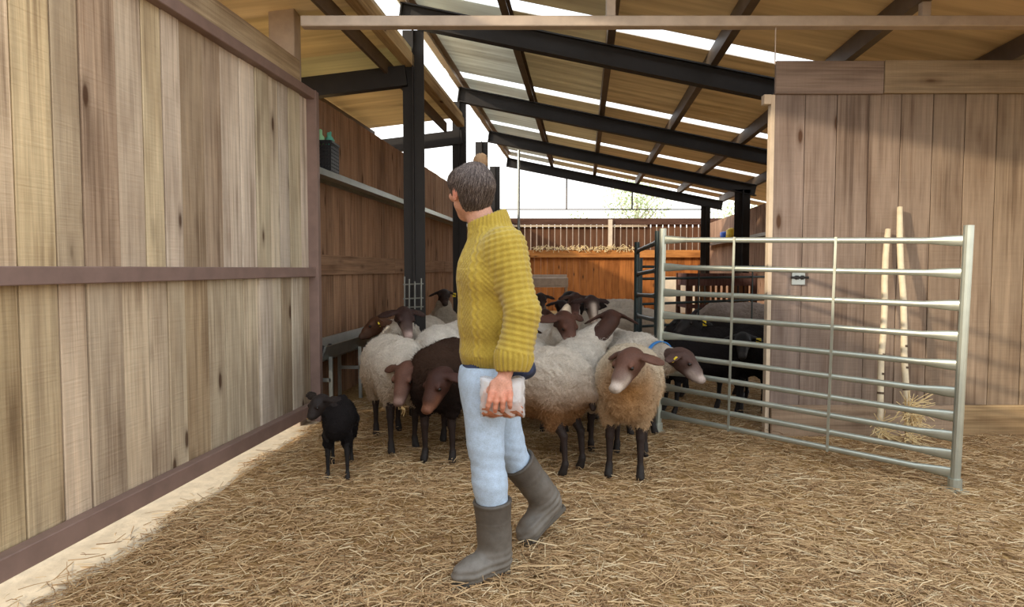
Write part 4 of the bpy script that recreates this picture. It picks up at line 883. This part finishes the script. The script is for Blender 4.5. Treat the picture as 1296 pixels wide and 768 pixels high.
# jeans
jc = lin((174, 191, 210)); jd = lin((168, 184, 200))
jn = [rc(T(616, 474, 2.76), T(618, 492, 2.74), .118, .112, .05, jc), rc(T(624, 480, 2.86), T(628, 500, 2.88), .105, .1, .05, jc), rc(T(615, 488, 2.70), T(614, 560, 2.665), .102, .072, .04, jc), rc(T(614, 560, 2.665), T(620, 612, 2.66), .070, .066, .03, jc), rc(T(620, 612, 2.66), T(624, 640, 2.665), .066, .062, .03, jc),
      rc(hip_f, T(642, 560, 2.92), .092, .072, .05, jc), rc(T(642, 560, 2.92), T(655, 585, 2.94), .070, .062, .03, jc)]
def jpost(G, X, Y, Z): return np.maximum(np.maximum(G, Z - U(620, 462, 2.75).z), -.22+.55-Z-.0)
ax = axes(jn, .006); V, Fq = surfnet(field(jn, ax, lambda G, X, Y, Z: np.maximum(G, Z-U(620, 462, 2.75).z)), ax); nn = normals(V, Fq)
kz = U(616, 590, 2.66).z; wr_a = np.exp(-((V[:,2]-kz)/.10)**2)
V2 = V + nn*(.004*vnoise(V, 28, 3) + .0018*wr_a*.6*np.sin(V[:,2]*2*math.pi/.045 + V[:,0]*30 + V[:,1]*12 + 4*vnoise(V, 14, 5)) + .003*vnoise(V*np.array((1,1,2.5)), 22, 7))[:, None]
JN = link('jeans', np_mesh('jeans', V2-off, Fq, M['denim'], prim_cols(jn, V)), PER)
pk = MB(); a, b_ = U(596, 476, 2.612), U(604, 510, 2.585)
# shirt tail and belt pouch
st2 = [el(T(668, 466, 2.78)+np.array((-.02,0,0)), (.055, .13, .040), None, .02, lin((44, 50, 72))), el(T(596, 462, 2.78)+np.array((.01,0,0)), (.045, .12, .020), None, .02, lin((44, 50, 72))), rc(T(604, 467, 2.68), T(655, 470, 2.68), .030, .030, .02, lin((46, 48, 62)))]
ax = axes(st2, .007); V, Fq = surfnet(field(st2, ax), ax); V2 = V + normals(V, Fq)*(.005*vnoise(V, 60, 4))[:, None]
so_ = link('shirt_tail', np_mesh('shirt_tail', V2-off, Fq, M['navy'], prim_cols(st2, V)), PER)

# boots
bc1, bc2 = lin((106, 100, 92)), lin((84, 77, 70))
def boot(shaft_top, ankle, heel, ball, toe, rt=.078):
    up = (shaft_top-ankle); up /= np.linalg.norm(up)
    p = [rc(shaft_top, ankle+up*.06, rt, .064, .02, bc1), rc(ankle+up*.08, ankle-up*.0, .063, .058, .03, bc1), rc(ankle, heel, .056, .042, .03, bc1), rc(heel, ball, .040, .044, .02, bc1), rc(ankle-up*.01, ball, .052, .046, .04, bc1), rc(ball, toe, .045, .034, .03, bc1)]
    return p, up
def mkboot(label, shaft_top, ankle, heel, ball, toe, soleup):
    p, up = boot(shaft_top, ankle, heel, ball, toe); fd0 = (toe-heel)/np.linalg.norm(toe-heel); soleup = soleup - fd0*(soleup@fd0); soleup = soleup/np.linalg.norm(soleup)
    foot = (toe-heel); zs = heel - soleup*.036
    def post(G, X, Y, Z):
        d = -((X-zs[0])*soleup[0]+(Y-zs[1])*soleup[1]+(Z-zs[2])*soleup[2]); t_ = (X-shaft_top[0])*up[0]+(Y-shaft_top[1])*up[1]+(Z-shaft_top[2])*up[2]
        G = np.maximum(G, np.minimum(d, .05)) if True else G
        G = np.maximum(G, t_)
        inner = pdist(rc(shaft_top+up*.05, ankle+up*.1, .068, .055), X, Y, Z); return np.maximum(G, -inner)
    ax = axes(p, .0055); V, Fq = surfnet(field(p, ax, post), ax); nn = normals(V, Fq)
    tt = (V-shaft_top)@up; band = .0025*(np.exp(-((tt+.008)/.006)**2)) + .0016*np.exp(-((tt+.085)/.004)**2) + .0014*np.exp(-((tt+.097)/.003)**2)
    low = np.clip(-(tt+.2)/.1, 0, 1)
    V2 = V + nn*(band + low*.002*vnoise(V, 60, 3) + .0025*np.exp(-((tt+.26)/.05)**2)*np.sin(tt*2*math.pi/.03))[:, None]
    hz = np.clip((V-zs)@soleup/.28 + .3*vnoise(V, 30, 2), 0, 1)[:, None]; cols = np.array(lin((116, 110, 102)))*(1-hz)+np.array(bc2)*hz
    o = link('boot', np_mesh('boot', V2-off, Fq, M['rubber'], cols), PER)
    # sole
    s = MB(); fd = foot - soleup*(foot@soleup); ln_ = np.linalg.norm(fd); fd /= ln_; sd2 = np.cross(soleup, fd)
    out = [(-.045, .0), (-.035, .032), (.02, .038), (.10, .034), (.18, .047), (ln_*.98, .042), (ln_+.030, .022), (ln_+.04, 0), (ln_+.030, -.022), (ln_*.98, -.042), (.18, -.047), (.10, -.034), (.02, -.038), (-.035, -.032)]
    vv = [zs + soleup*h_ + fd*a_ + sd2*(b_*1.04) for h_ in (-.012, .008) for a_, b_ in out]; k = len(out)
    s.add([Vector(q)-Vector(off) for q in vv], [tuple(range(k))[::-1], tuple(range(k, 2*k))] + [(i, (i+1) % k, (i+1) % k+k, i+k) for i in range(k)])
    so2 = link('sole', s.mesh('sole', plain('boot_sole', (84, 76, 66), .7), bevel=.003), o); so2.color = (.1, .1, .1, 1)
zz = .052
def atz(px, py, Y, z): q = T(px, py, Y); q[2] = z; return q
mkboot('', T(623, 632, 2.665), T(627, 700, 2.68), atz(632, 712, 2.69, zz), atz(597, 725, 2.61, zz), atz(582, 728, 2.585, zz-.006), np.array((0, 0, 1.)))
mkboot('', T(655, 584, 2.94), T(690, 630, 3.02), T(699, 640, 3.03), T(671, 668, 2.985), T(663, 676, 2.975), np.array((-.72, -.12, .52)))

# the clear bag of feed in the hand
bgm = MB(); bc0 = T(636, 502, 2.555)
def slab(c, hx, hy, hz, n=9, puff=.4, seed=1):
    import bmesh
    bm = bmesh.new(); bmesh.ops.create_cube(bm, size=2); bmesh.ops.subdivide_edges(bm, edges=list(bm.edges), cuts=n, use_grid_fill=True)
    rr = random.Random(seed)
    for v in bm.verts:
        x, y, z = v.co; r_ = max(0, 1-(abs(x)**3.5*.5+abs(z)**3.5*.5)); 
        yy = y*(puff + (1-puff)*r_); k = .0035
        v.co = Vector((x*hx + k*math.sin(z*9+y*4), yy*hy + k*math.sin(x*11+z*7), z*hz + k*math.sin(x*8+2)))+Vector(c)
    me = D.meshes.new('m'); bm.to_mesh(me); bm.free(); me.shade_smooth(); return me
BAG = thing('feed_bag', 'clear plastic bag of brown feed held in the hand of the person', 'bag', tuple(bc0))
me = slab((0,0,0), .083, .046, .075, puff=.45); me.materials.append(M['bag']); link('film', me, BAG)
me = slab((0,-.002,-.048), .076, .040, .023, puff=.7, seed=2); me.materials.append(M['grainfeed']); link('feed', me, BAG)
me = slab((0,.012,-.0), .070, .022, .055, puff=.6, seed=2); me.materials.append(M['bag']); link('inner_fold', me, BAG)

# ------------------------------------------------------------------ straw
def straws(n, yr, xr, seed, wmul=1., parent=None, name='straw', hmax=.02, keep=None, lmul=1., dark=0.):
    r = np.random.RandomState(seed)
    y = yr[0] + (yr[1]-yr[0])*r.rand(n)**1.25; x = xr(y, r.rand(n)); ok = np.ones(n, bool) if keep is None else keep(x, y, r)
    x, y = x[ok], y[ok]; n = len(x); th = r.rand(n)*2*np.pi; ln = (.035 + .10*r.rand(n)**1.5)*lmul; bend = r.normal(size=n)*.25
    z0 = .004 + hmax*r.rand(n)**2; tilt = r.normal(size=n)*.10; wd = (.0010+.0012*r.rand(n))*wmul
    P = np.zeros((n, 3, 3)); d = np.stack([np.cos(th), np.sin(th)], 1); pr = np.stack([-d[:,1], d[:,0]], 1)
    for k, q in enumerate((-.5, 0, .5)):
        P[:, k, :2] = np.stack([x, y], 1) + d*(q*ln)[:, None] + pr*(bend*ln*(.25-q*q))[:, None]; P[:, k, 2] = np.maximum(.004, z0 + q*ln*tilt + (.006 if k == 1 else 0)*r.rand(n))
    V = np.zeros((n, 3, 3, 3))
    for k in range(3):
        V[:, k, 0] = P[:, k]; V[:, k, 0, :2] += pr*wd[:, None]; V[:, k, 1] = P[:, k]; V[:, k, 1, :2] -= pr*wd[:, None]; V[:, k, 2] = P[:, k]; V[:, k, 2, 2] += wd*1.3
    V = V.reshape(-1, 3); b = np.arange(n)[:, None]*9; fs = []
    for k in (0, 1):
        for (i, j) in ((0, 2), (2, 1)): fs.append(np.concatenate([b+k*3+i, b+k*3+j, b+k*3+3+j, b+k*3+3+i], 1))
    Fq = np.concatenate(fs); pal_ = np.array([lin(c) for c in ((204, 172, 128), (184, 150, 108), (168, 134, 94), (220, 196, 156), (150, 116, 80), (126, 96, 66))])
    c = pal_[r.choice(len(pal_), n, p=(.22, .26, .2, .12, .12, .08))]*(r.uniform(.8, 1.08, n))[:, None]*(1-dark); cols = np.repeat(c, 9, 0)
    return np_mesh(name, V, Fq, M['straw'], cols, smooth=False)
def xr(y, u): return -0.85*y + u*1.72*y
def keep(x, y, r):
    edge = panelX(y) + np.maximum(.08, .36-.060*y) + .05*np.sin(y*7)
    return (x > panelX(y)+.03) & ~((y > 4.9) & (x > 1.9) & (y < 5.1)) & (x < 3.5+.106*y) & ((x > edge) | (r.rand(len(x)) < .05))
st = link('loose_straw', straws(110000, (1.4, 10), xr, 1, 1.0, keep=keep, hmax=.022), kind='stuff'); tag(st, 'loose golden straw strewn thickly over the whole floor', 'straw')
def clumps(x, y, r):
    k = keep(x, y, r); n = np.zeros(len(x)); V = np.stack([x, y, 0*x], 1); return k & (vnoise(V, 7, 12) + .5*vnoise(V, 19, 3) > .18)
st2_ = link('straw_clumps', straws(42000, (1.5, 8), xr, 2, 1.15, keep=clumps, hmax=.05, lmul=1.25), kind='stuff'); tag(st2_, 'raised tangles of longer straw lying on the strewn floor', 'straw')

# ------------------------------------------------------------------ trees beyond the fence
def tree(label, x, y, h, r_, seed, n=1400):
    rr = random.Random(seed); t = thing('tree', label, 'tree', (x, y, 0))
    m = MB(); m.tube([(x, y, 0), (x+.1, y, h*.4), (x, y, h*.75)], [.16, .12, .05], 8)
    for i in range(7):
        a = rr.uniform(0, 6.3); z = h*rr.uniform(.35, .6); m.tube([(x, y, z), (x+math.cos(a)*r_*.6, y+math.sin(a)*r_*.6, z+h*.2)], [.05, .02], 6)
    world_part('trunk', m, M['bark'], t)
    f = MB()
    for i in range(n):
        a = rr.gauss(0, 1); b = rr.gauss(0, 1); c = rr.gauss(0, 1); l = math.sqrt(a*a+b*b+c*c); q = rr.random()**.5
        p = Vector((x+a/l*r_*q, y+b/l*r_*q, h*.72+c/l*h*.28*q)); u1 = Vector((rr.gauss(0,1), rr.gauss(0,1), rr.gauss(0,1))).normalized()*.09; u2 = u1.orthogonal().normalized()*.05
        f.add([p-u1, p+u2, p+u1, p-u2], [(0,1,2,3)])
    world_part('foliage', f, M['leaf'], t, kind='stuff')
tree('pale green tree standing beyond the right part of the far fence', 6.1, 33, 6.3, 1.7, 3, 1500)
tree('small pale tree beyond the middle of the far fence', 3.6, 36, 4.4, .9, 4, 500)
tree('pale tree beyond the far right board wall', 11.5, 34, 5.4, 1.6, 5, 1000)
